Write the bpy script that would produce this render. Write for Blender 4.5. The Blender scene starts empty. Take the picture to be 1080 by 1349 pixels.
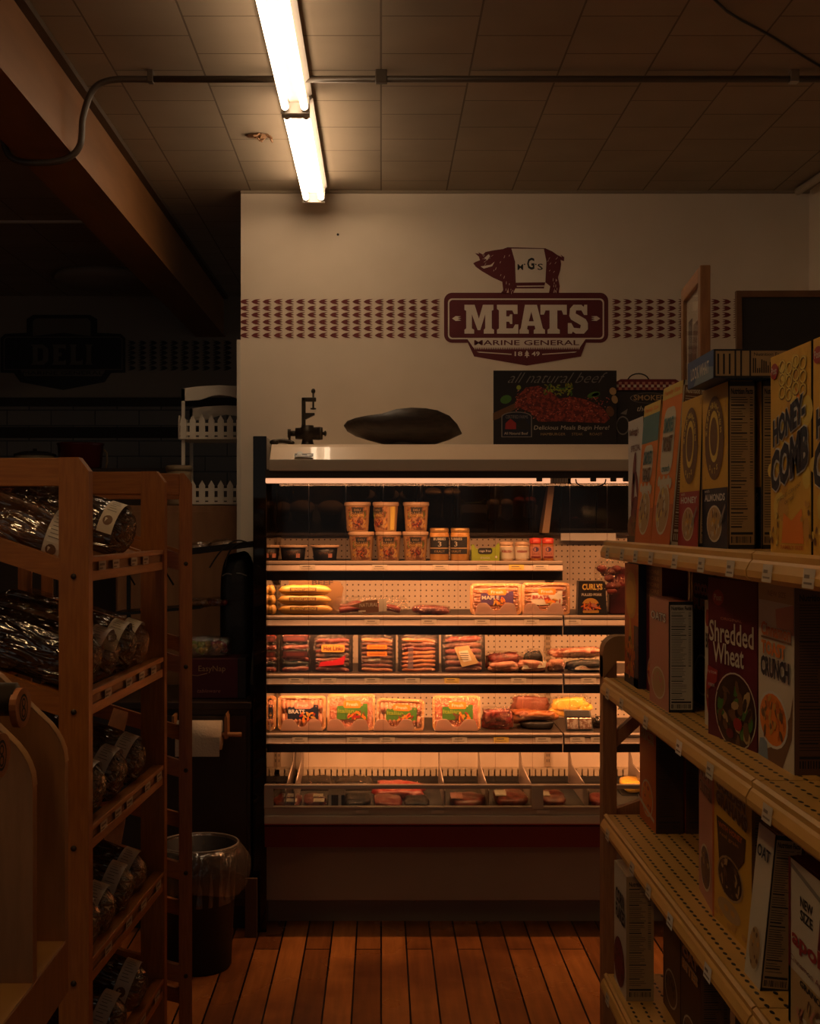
import bpy, bmesh, math, random
from mathutils import Vector, Matrix, noise
from mathutils.geometry import tessellate_polygon
random.seed(7)
S = bpy.context.scene
C = S.collection
PI = math.pi

# ------------------------------------------------------------------ camera, world, exposure
EYE = 1.64; FPX = 1640.0
cd = bpy.data.cameras.new('camera'); cam = bpy.data.objects.new('camera', cd); C.objects.link(cam)
cam.location = (0, 0, EYE); cam.rotation_euler = (PI/2, 0, 0)
cd.sensor_width = 36; cd.lens = FPX/1349*36; cd.shift_x = 38/1349; cd.shift_y = 15.5/1349
cd.clip_start = .02; cd.clip_end = 60
S.camera = cam
S.view_settings.view_transform = 'Standard'; S.view_settings.look = 'None'
S.view_settings.exposure = 0.0; S.view_settings.gamma = 1.0
S.view_settings.use_curve_mapping = False
S.cycles.transparent_max_bounces = 24
w = bpy.data.worlds.new('world'); S.world = w; w.use_nodes = True
w.node_tree.nodes['Background'].inputs[0].default_value = (1.0, .84, .70, 1)
w.node_tree.nodes['Background'].inputs[1].default_value = .10
TUBE_COL = (1.0, .70, .44); TUBE_L = 8.0
CASE_COL = (1.0, .42, .16)
HEAD_L = 1.0; SHELF_W = 3.9; HEAD_W = 8.5

# ------------------------------------------------------------------ materials
MATS = {}
def nt(name):
    m = bpy.data.materials.new(name); m.use_nodes = True
    t = m.node_tree; return m, t, t.nodes['Principled BSDF']
def N(t, typ, **kw):
    n = t.nodes.new(typ)
    for k, v in kw.items():
        if k in n.inputs: n.inputs[k].default_value = v
        else: setattr(n, k, v)
    return n
def c4(c): return (c[0], c[1], c[2], 1)
def mat(name, col=None, rough=.6, metal=0, col2=None, scale=20, bump=0, bscale=60, stretch=None, coat=0, contrast=0, detail=3):
    if name in MATS: return MATS[name]
    m, t, b = nt(name); L = t.links
    b.inputs['Base Color'].default_value = c4(col); b.inputs['Roughness'].default_value = rough
    b.inputs['Metallic'].default_value = metal; b.inputs['Coat Weight'].default_value = coat
    tc = N(t, 'ShaderNodeTexCoord'); mp = N(t, 'ShaderNodeMapping'); L.new(tc.outputs['Object'], mp.inputs['Vector'])
    if stretch: mp.inputs['Scale'].default_value = stretch
    if col2:
        n = N(t, 'ShaderNodeTexNoise', Scale=scale, Detail=detail); L.new(mp.outputs[0], n.inputs['Vector'])
        r = N(t, 'ShaderNodeValToRGB'); L.new(n.outputs[0], r.inputs[0])
        r.color_ramp.elements[0].position = .35+contrast; r.color_ramp.elements[1].position = .65-contrast
        r.color_ramp.elements[0].color = c4(col); r.color_ramp.elements[1].color = c4(col2)
        L.new(r.outputs[0], b.inputs['Base Color'])
    if bump:
        n = N(t, 'ShaderNodeTexNoise', Scale=bscale, Detail=3); L.new(mp.outputs[0], n.inputs['Vector'])
        bp = N(t, 'ShaderNodeBump', Strength=bump, Distance=.01); L.new(n.outputs[0], bp.inputs['Height']); L.new(bp.outputs[0], b.inputs['Normal'])
    MATS[name] = m; return m
def emis(name, col, s):
    if name in MATS: return MATS[name]
    m, t, b = nt(name)
    b.inputs['Base Color'].default_value = (.8, .8, .8, 1)
    b.inputs['Emission Color'].default_value = c4(col); b.inputs['Emission Strength'].default_value = s
    MATS[name] = m; return m
def film(name, fac=.16, rough=.12, tint=(1, 1, 1), bump=.8, bscale=40, stretch=(1, 1, 1), gl=(1, 1, 1)):
    if name in MATS: return MATS[name]
    m, t, b = nt(name); L = t.links; t.nodes.remove(b)
    out = t.nodes['Material Output']
    tr = N(t, 'ShaderNodeBsdfTransparent'); tr.inputs[0].default_value = c4(tint)
    g = N(t, 'ShaderNodeBsdfGlossy'); g.inputs['Roughness'].default_value = rough; g.inputs['Color'].default_value = c4(gl)
    mx = N(t, 'ShaderNodeMixShader'); mx.inputs[0].default_value = fac
    if bump:
        tc = N(t, 'ShaderNodeTexCoord'); mp = N(t, 'ShaderNodeMapping'); mp.inputs['Scale'].default_value = stretch
        L.new(tc.outputs['Object'], mp.inputs['Vector'])
        n = N(t, 'ShaderNodeTexNoise', Scale=bscale, Detail=2); n.inputs['Distortion'].default_value = 1.5
        L.new(mp.outputs[0], n.inputs['Vector'])
        bp = N(t, 'ShaderNodeBump', Strength=bump, Distance=.02); L.new(n.outputs[0], bp.inputs['Height']); L.new(bp.outputs[0], g.inputs['Normal'])
    L.new(tr.outputs[0], mx.inputs[1]); L.new(g.outputs[0], mx.inputs[2]); L.new(mx.outputs[0], out.inputs[0])
    MATS[name] = m; return m
def sheer(name, col, t=.5, rough=.4, gl=.04):
    if name in MATS: return MATS[name]
    m, tr, b = nt(name); L = tr.links; tr.nodes.remove(b); out = tr.nodes['Material Output']
    d = N(tr, 'ShaderNodeBsdfDiffuse'); d.inputs[0].default_value = c4(col); l = N(tr, 'ShaderNodeBsdfTranslucent'); l.inputs[0].default_value = c4(col)
    g = N(tr, 'ShaderNodeBsdfGlossy'); g.inputs['Roughness'].default_value = rough
    a = N(tr, 'ShaderNodeMixShader'); a.inputs[0].default_value = t; L.new(d.outputs[0], a.inputs[1]); L.new(l.outputs[0], a.inputs[2])
    e = N(tr, 'ShaderNodeMixShader'); e.inputs[0].default_value = gl; L.new(a.outputs[0], e.inputs[1]); L.new(g.outputs[0], e.inputs[2]); L.new(e.outputs[0], out.inputs[0])
    MATS[name] = m; return m
def dots(name, col, dotcol, pitch, r, a0, a1, rough=.5, off=(0, 0), col2=None):
    """drilled holes on a regular grid; a0,a1 = axes"""
    if name in MATS: return MATS[name]
    m, t, b = nt(name); L = t.links; b.inputs['Roughness'].default_value = rough
    tc = N(t, 'ShaderNodeTexCoord'); sp = N(t, 'ShaderNodeSeparateXYZ'); L.new(tc.outputs['Object'], sp.inputs[0])
    sq = []
    for ax, p, o in ((a0, pitch[0], off[0]), (a1, pitch[1], off[1])):
        ad = N(t, 'ShaderNodeMath', operation='ADD'); L.new(sp.outputs[ax], ad.inputs[0]); ad.inputs[1].default_value = o
        pp = N(t, 'ShaderNodeMath', operation='PINGPONG'); L.new(ad.outputs[0], pp.inputs[0]); pp.inputs[1].default_value = p/2
        pw = N(t, 'ShaderNodeMath', operation='POWER'); L.new(pp.outputs[0], pw.inputs[0]); pw.inputs[1].default_value = 2
        dv = N(t, 'ShaderNodeMath', operation='DIVIDE'); L.new(pw.outputs[0], dv.inputs[0]); dv.inputs[1].default_value = (r[0] if ax == a0 else r[1])**2
        sq.append(dv)
    s = N(t, 'ShaderNodeMath', operation='ADD'); L.new(sq[0].outputs[0], s.inputs[0]); L.new(sq[1].outputs[0], s.inputs[1])
    lt = N(t, 'ShaderNodeMath', operation='LESS_THAN'); L.new(s.outputs[0], lt.inputs[0]); lt.inputs[1].default_value = 1
    n = N(t, 'ShaderNodeTexNoise', Scale=6, Detail=3); L.new(tc.outputs['Object'], n.inputs['Vector'])
    rr = N(t, 'ShaderNodeValToRGB'); L.new(n.outputs[0], rr.inputs[0]); rr.color_ramp.elements[0].position = .3; rr.color_ramp.elements[1].position = .7
    rr.color_ramp.elements[0].color = c4(col2 or col); rr.color_ramp.elements[1].color = c4(col)
    mx = N(t, 'ShaderNodeMix', data_type='RGBA'); L.new(lt.outputs[0], mx.inputs[0]); L.new(rr.outputs[0], mx.inputs[6]); mx.inputs[7].default_value = c4(dotcol)
    L.new(mx.outputs[2], b.inputs['Base Color']); MATS[name] = m; return m
def bricks(name, c1, c2, mortar, bw, rh, ms, ax=(0, 1), rough=.6, roughvar=0, offset=.5, noise_amt=.5, bump=.3, wear=None, coat=0):
    if name in MATS: return MATS[name]
    m, t, b = nt(name); L = t.links; b.inputs['Roughness'].default_value = rough; b.inputs['Coat Weight'].default_value = coat
    tc = N(t, 'ShaderNodeTexCoord'); sp = N(t, 'ShaderNodeSeparateXYZ'); cb = N(t, 'ShaderNodeCombineXYZ')
    L.new(tc.outputs['Object'], sp.inputs[0]); L.new(sp.outputs[ax[0]], cb.inputs[0]); L.new(sp.outputs[ax[1]], cb.inputs[1])
    br = N(t, 'ShaderNodeTexBrick'); br.offset = offset
    for k, v in (('Scale', 1), ('Brick Width', bw), ('Row Height', rh), ('Mortar Size', ms), ('Mortar Smooth', .2), ('Bias', 0)): br.inputs[k].default_value = v
    br.inputs['Color1'].default_value = c4(c1); br.inputs['Color2'].default_value = c4(c2); br.inputs['Mortar'].default_value = c4(mortar)
    L.new(cb.outputs[0], br.inputs['Vector'])
    mp = N(t, 'ShaderNodeMapping'); mp.inputs['Scale'].default_value = (1.2, 14, 1); L.new(cb.outputs[0], mp.inputs['Vector'])
    n = N(t, 'ShaderNodeTexNoise', Scale=3, Detail=6); L.new((mp if wear else tc).outputs[0 if wear else 'Object'], n.inputs['Vector'])
    mx = N(t, 'ShaderNodeMix', data_type='RGBA', blend_type='MULTIPLY'); mx.inputs[0].default_value = noise_amt
    L.new(br.outputs[0], mx.inputs[6]); L.new(n.outputs[0], mx.inputs[7])
    last = mx
    if wear:
        n2 = N(t, 'ShaderNodeTexNoise', Scale=1.7, Detail=6); L.new(tc.outputs['Object'], n2.inputs['Vector'])
        r2 = N(t, 'ShaderNodeValToRGB'); r2.color_ramp.elements[0].position = .42; r2.color_ramp.elements[1].position = .62
        r2.color_ramp.elements[0].color = (0, 0, 0, 1); r2.color_ramp.elements[1].color = (1, 1, 1, 1); L.new(n2.outputs[0], r2.inputs[0])
        m2 = N(t, 'ShaderNodeMix', data_type='RGBA', blend_type='MULTIPLY'); L.new(r2.outputs[0], m2.inputs[0]); L.new(mx.outputs[2], m2.inputs[6]); m2.inputs[7].default_value = c4(wear)
        last = m2
        mr = N(t, 'ShaderNodeMapRange'); mr.inputs[3].default_value = rough; mr.inputs[4].default_value = rough+.25; L.new(r2.outputs[0], mr.inputs[0]); L.new(mr.outputs[0], b.inputs['Roughness'])
    L.new(last.outputs[2], b.inputs['Base Color'])
    bp = N(t, 'ShaderNodeBump', Strength=bump, Distance=.004); iv = N(t, 'ShaderNodeMath', operation='SUBTRACT'); iv.inputs[0].default_value = 1
    L.new(br.outputs[1], iv.inputs[1]); L.new(iv.outputs[0], bp.inputs['Height']); L.new(bp.outputs[0], b.inputs['Normal'])
    MATS[name] = m; return m
def flatc(name, r, g, b, rough=.5): return mat('ink_'+name, (r, g, b), rough)

# ------------------------------------------------------------------ mesh building
class MB:
    def __init__(s): s.v = []; s.f = []; s.m = []; s.sm = []; s.mats = []; s.M = Matrix()
    def mi(s, m):
        if m not in s.mats: s.mats.append(m)
        return s.mats.index(m)
    def add(s, vs, fs, m, smooth=False):
        b = len(s.v); k = s.mi(m)
        s.v += [tuple(s.M @ Vector(p)) for p in vs]
        for f in fs: s.f.append([b+i for i in f]); s.m.append(k); s.sm.append(smooth)
        return s
    def box(s, x0, x1, y0, y1, z0, z1, m, r=0, seg=2):
        if r > 0:
            bm = bmesh.new(); bmesh.ops.create_cube(bm, size=1)
            for v in bm.verts: v.co = Vector(((x0+x1)/2+v.co.x*(x1-x0), (y0+y1)/2+v.co.y*(y1-y0), (z0+z1)/2+v.co.z*(z1-z0)))
            bmesh.ops.bevel(bm, geom=bm.edges[:], offset=r, segments=seg, profile=.5, affect='EDGES')
            bm.verts.index_update()
            s.add([v.co.copy() for v in bm.verts], [[v.index for v in f.verts] for f in bm.faces], m, False); bm.free(); return s
        vs = [(x0, y0, z0), (x1, y0, z0), (x1, y1, z0), (x0, y1, z0), (x0, y0, z1), (x1, y0, z1), (x1, y1, z1), (x0, y1, z1)]
        return s.add(vs, [(0, 3, 2, 1), (4, 5, 6, 7), (0, 1, 5, 4), (1, 2, 6, 5), (2, 3, 7, 6), (3, 0, 4, 7)], m)
    def tube(s, pts, r, m, n=10, caps=True, smooth=True):
        pts = [Vector(p) for p in pts]; rs = r if isinstance(r, (list, tuple)) else [r]*len(pts)
        vs = []; fs = []; up = None
        for i, p in enumerate(pts):
            d = (pts[min(i+1, len(pts)-1)]-pts[max(i-1, 0)]).normalized()
            if up is None: up = Vector((0, 0, 1)) if abs(d.z) < .9 else Vector((1, 0, 0))
            a = d.cross(up).normalized(); b = a.cross(d).normalized(); up = b
            for k in range(n):
                t = 2*PI*k/n; vs.append(p+a*math.cos(t)*rs[i]+b*math.sin(t)*rs[i])
        for i in range(len(pts)-1):
            for k in range(n):
                q = i*n+k; e = i*n+(k+1) % n; fs.append((q, q+n, e+n, e))
        if caps: fs.append(tuple(range(n))); fs.append(tuple(reversed(range((len(pts)-1)*n, len(pts)*n))))
        return s.add(vs, fs, m, smooth)
    def lathe(s, prof, m, n=24, c=(0, 0, 0), smooth=True, sx=1, sy=1):
        vs = []; fs = []
        for r, z in prof:
            for k in range(n):
                t = 2*PI*k/n; vs.append((c[0]+r*math.cos(t)*sx, c[1]+r*math.sin(t)*sy, c[2]+z))
        for i in range(len(prof)-1):
            for k in range(n):
                q = i*n+k; e = i*n+(k+1) % n; fs.append((q, e, e+n, q+n))
        if prof[0][0] > 1e-5: fs.append(tuple(reversed(range(n))))
        if prof[-1][0] > 1e-5: fs.append(tuple(range((len(prof)-1)*n, len(prof)*n)))
        return s.add(vs, fs, m, smooth)
    def prism(s, poly, a, b, ax, m, smooth=False):
        """poly in the plane normal to axis ax ('x': (y,z), 'y': (x,z), 'z': (x,y)), extruded a..b"""
        def p3(p, d): return {'x': (d, p[0], p[1]), 'y': (p[0], d, p[1]), 'z': (p[0], p[1], d)}[ax]
        n = len(poly); vs = [p3(p, a) for p in poly]+[p3(p, b) for p in poly]
        tr = tessellate_polygon([[Vector((p[0], p[1], 0)) for p in poly]])
        fs = [tuple(t) for t in tr]+[tuple(i+n for i in reversed(t)) for t in tr]+[(i, (i+1) % n, (i+1) % n+n, i+n) for i in range(n)]
        return s.add(vs, fs, m, smooth)
    def blob(s, c, r, m, n=20, k=12, e=1.0, e2=1.0, amp=0, fr=8, seed=0, rot=None, smooth=True):
        vs = []; fs = []; R = rot or Matrix()
        def sg(v, p): return math.copysign(abs(v)**p, v)
        for j in range(k+1):
            ph = -PI/2+PI*j/k
            for i in range(n):
                th = 2*PI*i/n
                p = Vector((sg(math.cos(ph), e)*sg(math.cos(th), e2)*r[0], sg(math.cos(ph), e)*sg(math.sin(th), e2)*r[1], sg(math.sin(ph), e)*r[2]))
                if amp: p *= 1+amp*noise.noise(p*fr+Vector((seed*7.1, seed*3.3, seed)))
                vs.append((R @ p)+Vector(c))
        for j in range(k):
            for i in range(n):
                q = j*n+i; w_ = j*n+(i+1) % n; fs.append((q, w_, w_+n, q+n))
        return s.add(vs, fs, m, smooth)
    # --- printed artwork on a frame F(u,v,d) -> point
    def rect(s, F, u0, v0, u1, v1, m, d=1, nu=1):
        vs = []; fs = []
        for i in range(nu+1):
            u = u0+(u1-u0)*i/nu; vs += [F(u, v0, d), F(u, v1, d)]
        for i in range(nu): fs.append((2*i, 2*i+2, 2*i+3, 2*i+1))
        return s.add(vs, fs, m)
    def poly(s, F, pts, m, d=1, holes=()):
        loops = [[Vector((p[0], p[1], 0)) for p in pts]]+[[Vector((p[0], p[1], 0)) for p in h] for h in holes]
        allp = [p for l in loops for p in l]
        fs = []
        for t in tessellate_polygon(loops):
            a, b, c_ = [allp[i] for i in t]
            fs.append(tuple(t) if (b-a).cross(c_-a).z > 0 else tuple(reversed(t)))
        return s.add([F(p.x, p.y, d) for p in allp], fs, m)
    def ell(s, F, cu, cv, ru, rv, m, d=1, n=20, rot=0, ring=0):
        P = []
        for k in range(n):
            t = 2*PI*k/n; x, y = ru*math.cos(t), rv*math.sin(t)
            P.append((cu+x*math.cos(rot)-y*math.sin(rot), cv+x*math.sin(rot)+y*math.cos(rot)))
        if ring:
            q = [(cu+(p[0]-cu)*ring, cv+(p[1]-cv)*ring) for p in P]
            vs = [F(p[0], p[1], d) for p in P+q]
            return s.add(vs, [(i, (i+1) % n, (i+1) % n+n, i+n) for i in range(n)], m)
        return s.add([F(p[0], p[1], d) for p in P], [tuple(range(n))], m)
    def text(s, F, txt, u0, v0, u1, v1, m, d=2, bold=.0, shear=0, keep=False):
        vs, fs, (a, b, c_, e) = glyphs(txt, bold, shear)
        sx = (u1-u0)/max(c_-a, 1e-6); sy = (v1-v0)/max(e-b, 1e-6)
        if keep: sx = min(sx, sy*1.1)
        return s.add([F(u0+(x-a)*sx, v0+(y-b)*sy, d) for x, y in vs], fs, m)
    def build(s, name, parent=None, loc=(0, 0, 0), rot=(0, 0, 0)):
        me = bpy.data.meshes.new(name); me.from_pydata(s.v, [], s.f)
        for m in s.mats: me.materials.append(m)
        me.polygons.foreach_set('material_index', s.m); me.polygons.foreach_set('use_smooth', s.sm)
        me.update(); o = bpy.data.objects.new(name, me); C.objects.link(o)
        o.location = loc; o.rotation_euler = rot
        if parent: o.parent = parent
        return o
GC = {}
def glyphs(txt, bold, shear):
    k = (txt, bold, shear)
    if k in GC: return GC[k]
    cu = bpy.data.curves.new('t', 'FONT'); cu.body = txt; cu.resolution_u = 2; cu.offset = bold; cu.shear = shear
    o = bpy.data.objects.new('t', cu); C.objects.link(o)
    dg = bpy.context.evaluated_depsgraph_get(); me = bpy.data.meshes.new_from_object(o.evaluated_get(dg))
    vs = [(v.co.x, v.co.y) for v in me.vertices]; fs = [tuple(p.vertices) for p in me.polygons]
    bb = (min(v[0] for v in vs), min(v[1] for v in vs), max(v[0] for v in vs), max(v[1] for v in vs))
    bpy.data.meshes.remove(me); bpy.data.objects.remove(o); bpy.data.curves.remove(cu)
    GC[k] = (vs, fs, bb); return GC[k]
EPS = .0005
def haze(name, col, fac, gfac=.06, rough=.2):
    if name in MATS: return MATS[name]
    m, tr, b = nt(name); L = tr.links; tr.nodes.remove(b); out = tr.nodes['Material Output']
    a = N(tr, 'ShaderNodeBsdfTransparent'); d = N(tr, 'ShaderNodeBsdfDiffuse'); d.inputs[0].default_value = c4(col); g = N(tr, 'ShaderNodeBsdfGlossy'); g.inputs['Roughness'].default_value = rough
    x = N(tr, 'ShaderNodeMixShader'); x.inputs[0].default_value = fac; L.new(a.outputs[0], x.inputs[1]); L.new(d.outputs[0], x.inputs[2])
    tc = N(tr, 'ShaderNodeTexCoord'); n = N(tr, 'ShaderNodeTexNoise', Scale=16, Detail=2); L.new(tc.outputs['Object'], n.inputs['Vector']); bp = N(tr, 'ShaderNodeBump', Strength=1, Distance=.02); L.new(n.outputs[0], bp.inputs['Height']); L.new(bp.outputs[0], g.inputs['Normal'])
    y = N(tr, 'ShaderNodeMixShader'); y.inputs[0].default_value = gfac; L.new(x.outputs[0], y.inputs[1]); L.new(g.outputs[0], y.inputs[2]); L.new(y.outputs[0], out.inputs[0])
    MATS[name] = m; return m
def plane(o, U, V):
    o = Vector(o); U = Vector(U).normalized(); V = Vector(V).normalized(); Nn = U.cross(V)
    return lambda u, v, d: o+U*u+V*v+Nn*EPS*d
def cylf(c, r0, r1, h):   # u = arc length about the front (-y), v = height
    def F(u, v, d):
        r = r0+(r1-r0)*v/h+EPS*d; a = u/((r0+r1)/2)
        return Vector((c[0]+math.sin(a)*r, c[1]-math.cos(a)*r, c[2]+v))
    return F

# ------------------------------------------------------------------ naming
def tag(o, label, cat, group=None, kind=None):
    if label: o['label'] = label
    if cat: o['category'] = cat
    if group: o['group'] = group
    if kind: o['kind'] = kind
    return o
def thing(name, label, cat, loc=(0, 0, 0), rot=(0, 0, 0), group=None):
    o = bpy.data.objects.new(name, None); C.objects.link(o); o.location = loc; o.rotation_euler = rot
    o.empty_display_size = .05
    return tag(o, label, cat, group)
def struct(mb, name, label=None, cat=None, **kw):
    o = mb.build(name, **kw); o['kind'] = 'structure'; o['label'] = label or name.replace('_', ' '); o['category'] = cat or name.split('_')[0]; return o
def dup(root, loc, rot, label, group=None):
    r = root.copy(); C.objects.link(r); r.location = loc; r.rotation_euler = rot; r['label'] = label
    if group: r['group'] = group
    for ch in list(root.children):
        c = ch.copy(); C.objects.link(c); c.parent = r
        for g in list(ch.children):
            d = g.copy(); C.objects.link(d); d.parent = c
    return r
def PX(x, D): return (x-502)*D/FPX
def PZ(y, D): return EYE-(y-690)*D/FPX
def arc(cx, cy, r, a0, a1, n=6): return [(cx+r*math.cos(a0+(a1-a0)*i/n), cy+r*math.sin(a0+(a1-a0)*i/n)) for i in range(n+1)]
def rrect(x0, y0, x1, y1, r, n=5):
    return arc(x1-r, y1-r, r, 0, PI/2, n)+arc(x0+r, y1-r, r, PI/2, PI, n)+arc(x0+r, y0+r, r, PI, 1.5*PI, n)+arc(x1-r, y0+r, r, 1.5*PI, 2*PI, n)
def spline(pts, n=6):
    out = []; P = [Vector(p) for p in pts]
    for i in range(len(P)-1):
        a, b, c_, d = P[max(i-1, 0)], P[i], P[i+1], P[min(i+2, len(P)-1)]
        for k in range(n):
            t = k/n; out.append(.5*((2*b)+(c_-a)*t+(2*a-5*b+4*c_-d)*t*t+(3*b-a-3*c_+d)*t**3))
    out.append(P[-1]); return out

CEIL = 3.195; WY = 5.82; RX = 2.0; DY = 8.5
# ------------------------------------------------------------------ ink and stock materials
wall_m = mat('painted_wall', (.76, .66, .53), .75, col2=(.71, .61, .48), scale=3, bump=.05, bscale=250)
maroon = mat('maroon_paint', (.115, .012, .018), .6)
cream = mat('wall_cream_paint', (.72, .64, .53), .75)
black = mat('black_plastic', (.022, .019, .017), .35)
blackm = mat('black_matte', (.026, .021, .018), .7)
gloss_black = mat('gloss_black_panel', (.008, .006, .005), .04)
woodA = mat('orange_oak', (.43, .155, .024), .42, col2=(.34, .115, .017), scale=9, stretch=(18, 18, 1.5), bump=.04, bscale=30)
woodAx = mat('orange_oak_crosswise', (.43, .155, .024), .42, col2=(.34, .115, .017), scale=9, stretch=(1.5, 18, 18), bump=.04, bscale=30)
woodAy = mat('orange_oak_lengthwise', (.43, .155, .024), .42, col2=(.34, .115, .017), scale=9, stretch=(18, 1.5, 18), bump=.04, bscale=30)
woodB = mat('dark_brown_wood', (.075, .032, .013), .5, col2=(.045, .02, .009), scale=8, stretch=(14, 14, 1.5))
tag_m = mat('price_tag_paper', (.56, .48, .37), .6); tag_ink = mat('tag_ink', (.20, .15, .11), .6)
tag_y = mat('yellow_price_tag', (.75, .5, .08), .6)
ink = mat('ink_black', (.02, .018, .016), .6)
white = mat('white_plastic', (.75, .72, .66), .4)
paper = mat('white_paper', (.7, .66, .58), .7)
chrome = mat('brushed_steel', (.55, .52, .48), .28, metal=1)
# ------------------------------------------------------------------ lights the room has: fluorescent fixtures on the ceiling
tube_m = emis('fluorescent_glow', TUBE_COL, TUBE_L)
def fixture(y0, y1, label, x=-.305, strength=None, warm=False):
    t = thing('fluorescent_fixture', label, 'ceiling light', (x, (y0+y1)/2, CEIL), group='fluorescent fixtures on the ceiling')
    h = (y1-y0)/2
    m = MB(); m.prism([(-.035, 0), (-.06, -.03), (-.018, -.062), (.018, -.062), (.06, -.03), (.035, 0)], -h, h, 'y', mat('fixture_enamel', (.78, .74, .68), .35)); m.build('housing', t)
    tm = tube_m if strength is None else emis('fluorescent_glow_%d' % int(y0*10), TUBE_COL if not warm else (1, .64, .30), strength)
    for sx in (-.034, .034):
        m = MB(); m.tube([(sx, -h+.015, -.084), (sx, h-.015, -.084)], .0135, tm, 12); g = m.build('fluorescent_tube', t)
        for e in (-1, 1): m = MB(); m.tube([(sx, e*(h-.03), -.084), (sx, e*(h-.012), -.084)], .0145, chrome, 12); m.build('tube_cap', g)
    for e in (-1, 1): m = MB(); m.box(-.05, .05, e*h-.008, e*h+.008, -.1, -.02, mat('fixture_enamel')); m.build('lamp_holder', t)
    return t
fixture(4.46, 5.64, 'long glowing twin tube ceiling light nearest the white wall', strength=TUBE_L*1.75)
fixture(3.22, 4.42, 'long glowing twin tube ceiling light cut by the top edge of the photo')
fixture(.8, 2.0, 'twin tube ceiling light above the near bread rack, out of the photo', x=-.80, strength=TUBE_L*2.9, warm=True)

# ------------------------------------------------------------------ room shell
planks = bricks('varnished_floor_planks', (.88, .34, .085), (.32, .115, .038), (.014, .006, .003), 1.6, .098, .0035, (1, 0), rough=.24, noise_amt=.65, bump=.5, wear=(.50, .42, .36))
struct(MB().box(-6, 3, -2, 9, -.05, 0, planks), 'floor', 'dark varnished narrow plank wooden floor', 'floor')
tiles = bricks('ceiling_tiles', (.40, .32, .23), (.365, .29, .21), (.17, .125, .085), .305, .305, .0035, (1, 0), rough=.85, noise_amt=.35, bump=.6)
struct(MB().box(-6, 3, -2, 9, CEIL, CEIL+.05, tiles), 'ceiling', 'tan square tiled ceiling', 'ceiling')
m = MB(); m.box(-.656, RX+.1, WY, WY+.13, 0, CEIL, wall_m)
struct(m, 'wall_back', 'pale painted wall behind the meat case', 'wall')
m = MB(); m.box(RX, RX+.1, -2, WY, 0, CEIL, wall_m); struct(m, 'wall_right', 'plain wall at the right edge', 'wall')
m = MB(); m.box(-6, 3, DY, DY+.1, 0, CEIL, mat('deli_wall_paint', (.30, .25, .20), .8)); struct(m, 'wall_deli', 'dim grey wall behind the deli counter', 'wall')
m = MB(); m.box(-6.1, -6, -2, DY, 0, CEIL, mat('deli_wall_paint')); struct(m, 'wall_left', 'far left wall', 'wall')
m = MB(); m.box(-.674, -.656, WY-.006, WY+.136, 0, 2.50, mat('trim_paint', (.66, .6, .5), .6)); struct(m, 'trim_1', 'white corner board on the edge of the partition wall', 'trim')
m = MB(); m.box(-6, -1.25, 6.38, 6.40, CEIL-.012, CEIL, mat('trim_paint')); struct(m, 'trim_2', 'thin pale strip across the dark ceiling', 'trim')
m = MB(); m.box(-.656, RX, WY-.012, WY, CEIL-.012, CEIL, mat('ceiling_edge', (.30, .24, .17), .8)); struct(m, 'trim_3', 'ceiling edge bead above the white wall', 'trim')
# beam
beam_m = mat('brown_painted_beam', (.25, .112, .038), .55, col2=(.20, .088, .028), scale=4, stretch=(3, .6, 3))
m = MB(); m.box(-1.243, -1.075, -2, DY, CEIL-.28, CEIL, beam_m)
m.box(-1.262, -1.243, -2, DY, CEIL-.28, CEIL-.245, beam_m); m.box(-1.075, -1.064, -2, DY, CEIL-.28, CEIL-.268, beam_m)
m.box(-1.075, -1.045, -2, DY, CEIL-.022, CEIL, mat('beam_cove', (.07, .045, .025), .6)); m.box(-1.273, -1.243, -2, DY, CEIL-.022, CEIL, mat('beam_cove'))
struct(m, 'trim_4', 'brown boxed ceiling beam running away along the aisle', 'beam')
# subway tiles on the deli wall with dark bands
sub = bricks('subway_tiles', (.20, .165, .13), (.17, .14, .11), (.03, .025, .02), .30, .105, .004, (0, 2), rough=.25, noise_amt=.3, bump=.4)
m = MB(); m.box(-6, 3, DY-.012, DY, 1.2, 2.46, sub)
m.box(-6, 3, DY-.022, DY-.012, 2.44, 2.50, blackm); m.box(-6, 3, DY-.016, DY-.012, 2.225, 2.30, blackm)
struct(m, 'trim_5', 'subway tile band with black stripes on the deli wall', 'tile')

# ------------------------------------------------------------------ ceiling bits
steel_pipe = mat('painted_conduit', (.075, .055, .038), .4)
m = MB()
m.tube(spline([(-1.30, 4.27, CEIL-.02), (-1.292, 4.27, CEIL-.15), (-1.29, 4.27, CEIL-.262), (-1.24, 4.27, CEIL-.312), (-1.10, 4.27, CEIL-.310), (-1.035, 4.27, CEIL-.262), (-1.022, 4.27, CEIL-.16), (-.99, 4.27, CEIL-.07), (-.93, 4.27, CEIL-.034), (-.80, 4.27, CEIL-.03)], 8), .0115, steel_pipe, 10)
m.tube([(-.80, 4.27, CEIL-.03), (1.95, 4.27, CEIL-.03)], .0115, steel_pipe, 10)
t = thing('electrical_conduit', 'thin metal conduit crossing the ceiling and bending under the beam', 'pipe', (0, 4.27, CEIL))
o = m.build('pipe', t, loc=(0, -4.27, -CEIL))
for a_, b_, m_ in ((1.40, 1.43, chrome), (-.02, .02, steel_pipe), (-.8, -.78, steel_pipe)): m = MB(); m.box(a_, b_, 4.255, 4.285, CEIL-.044, CEIL, m_, .003); m.build('pipe_clamp', t, loc=(0, -4.27, -CEIL))
m = MB(); m.tube(spline([(.80, 3.2, CEIL-.004), (.983, 3.68, CEIL-.004), (1.25, 3.97, CEIL-.004), (1.487, 4.22, CEIL-.004), (1.9, 4.62, CEIL-.004)], 4), .004, black, 6)
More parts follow.
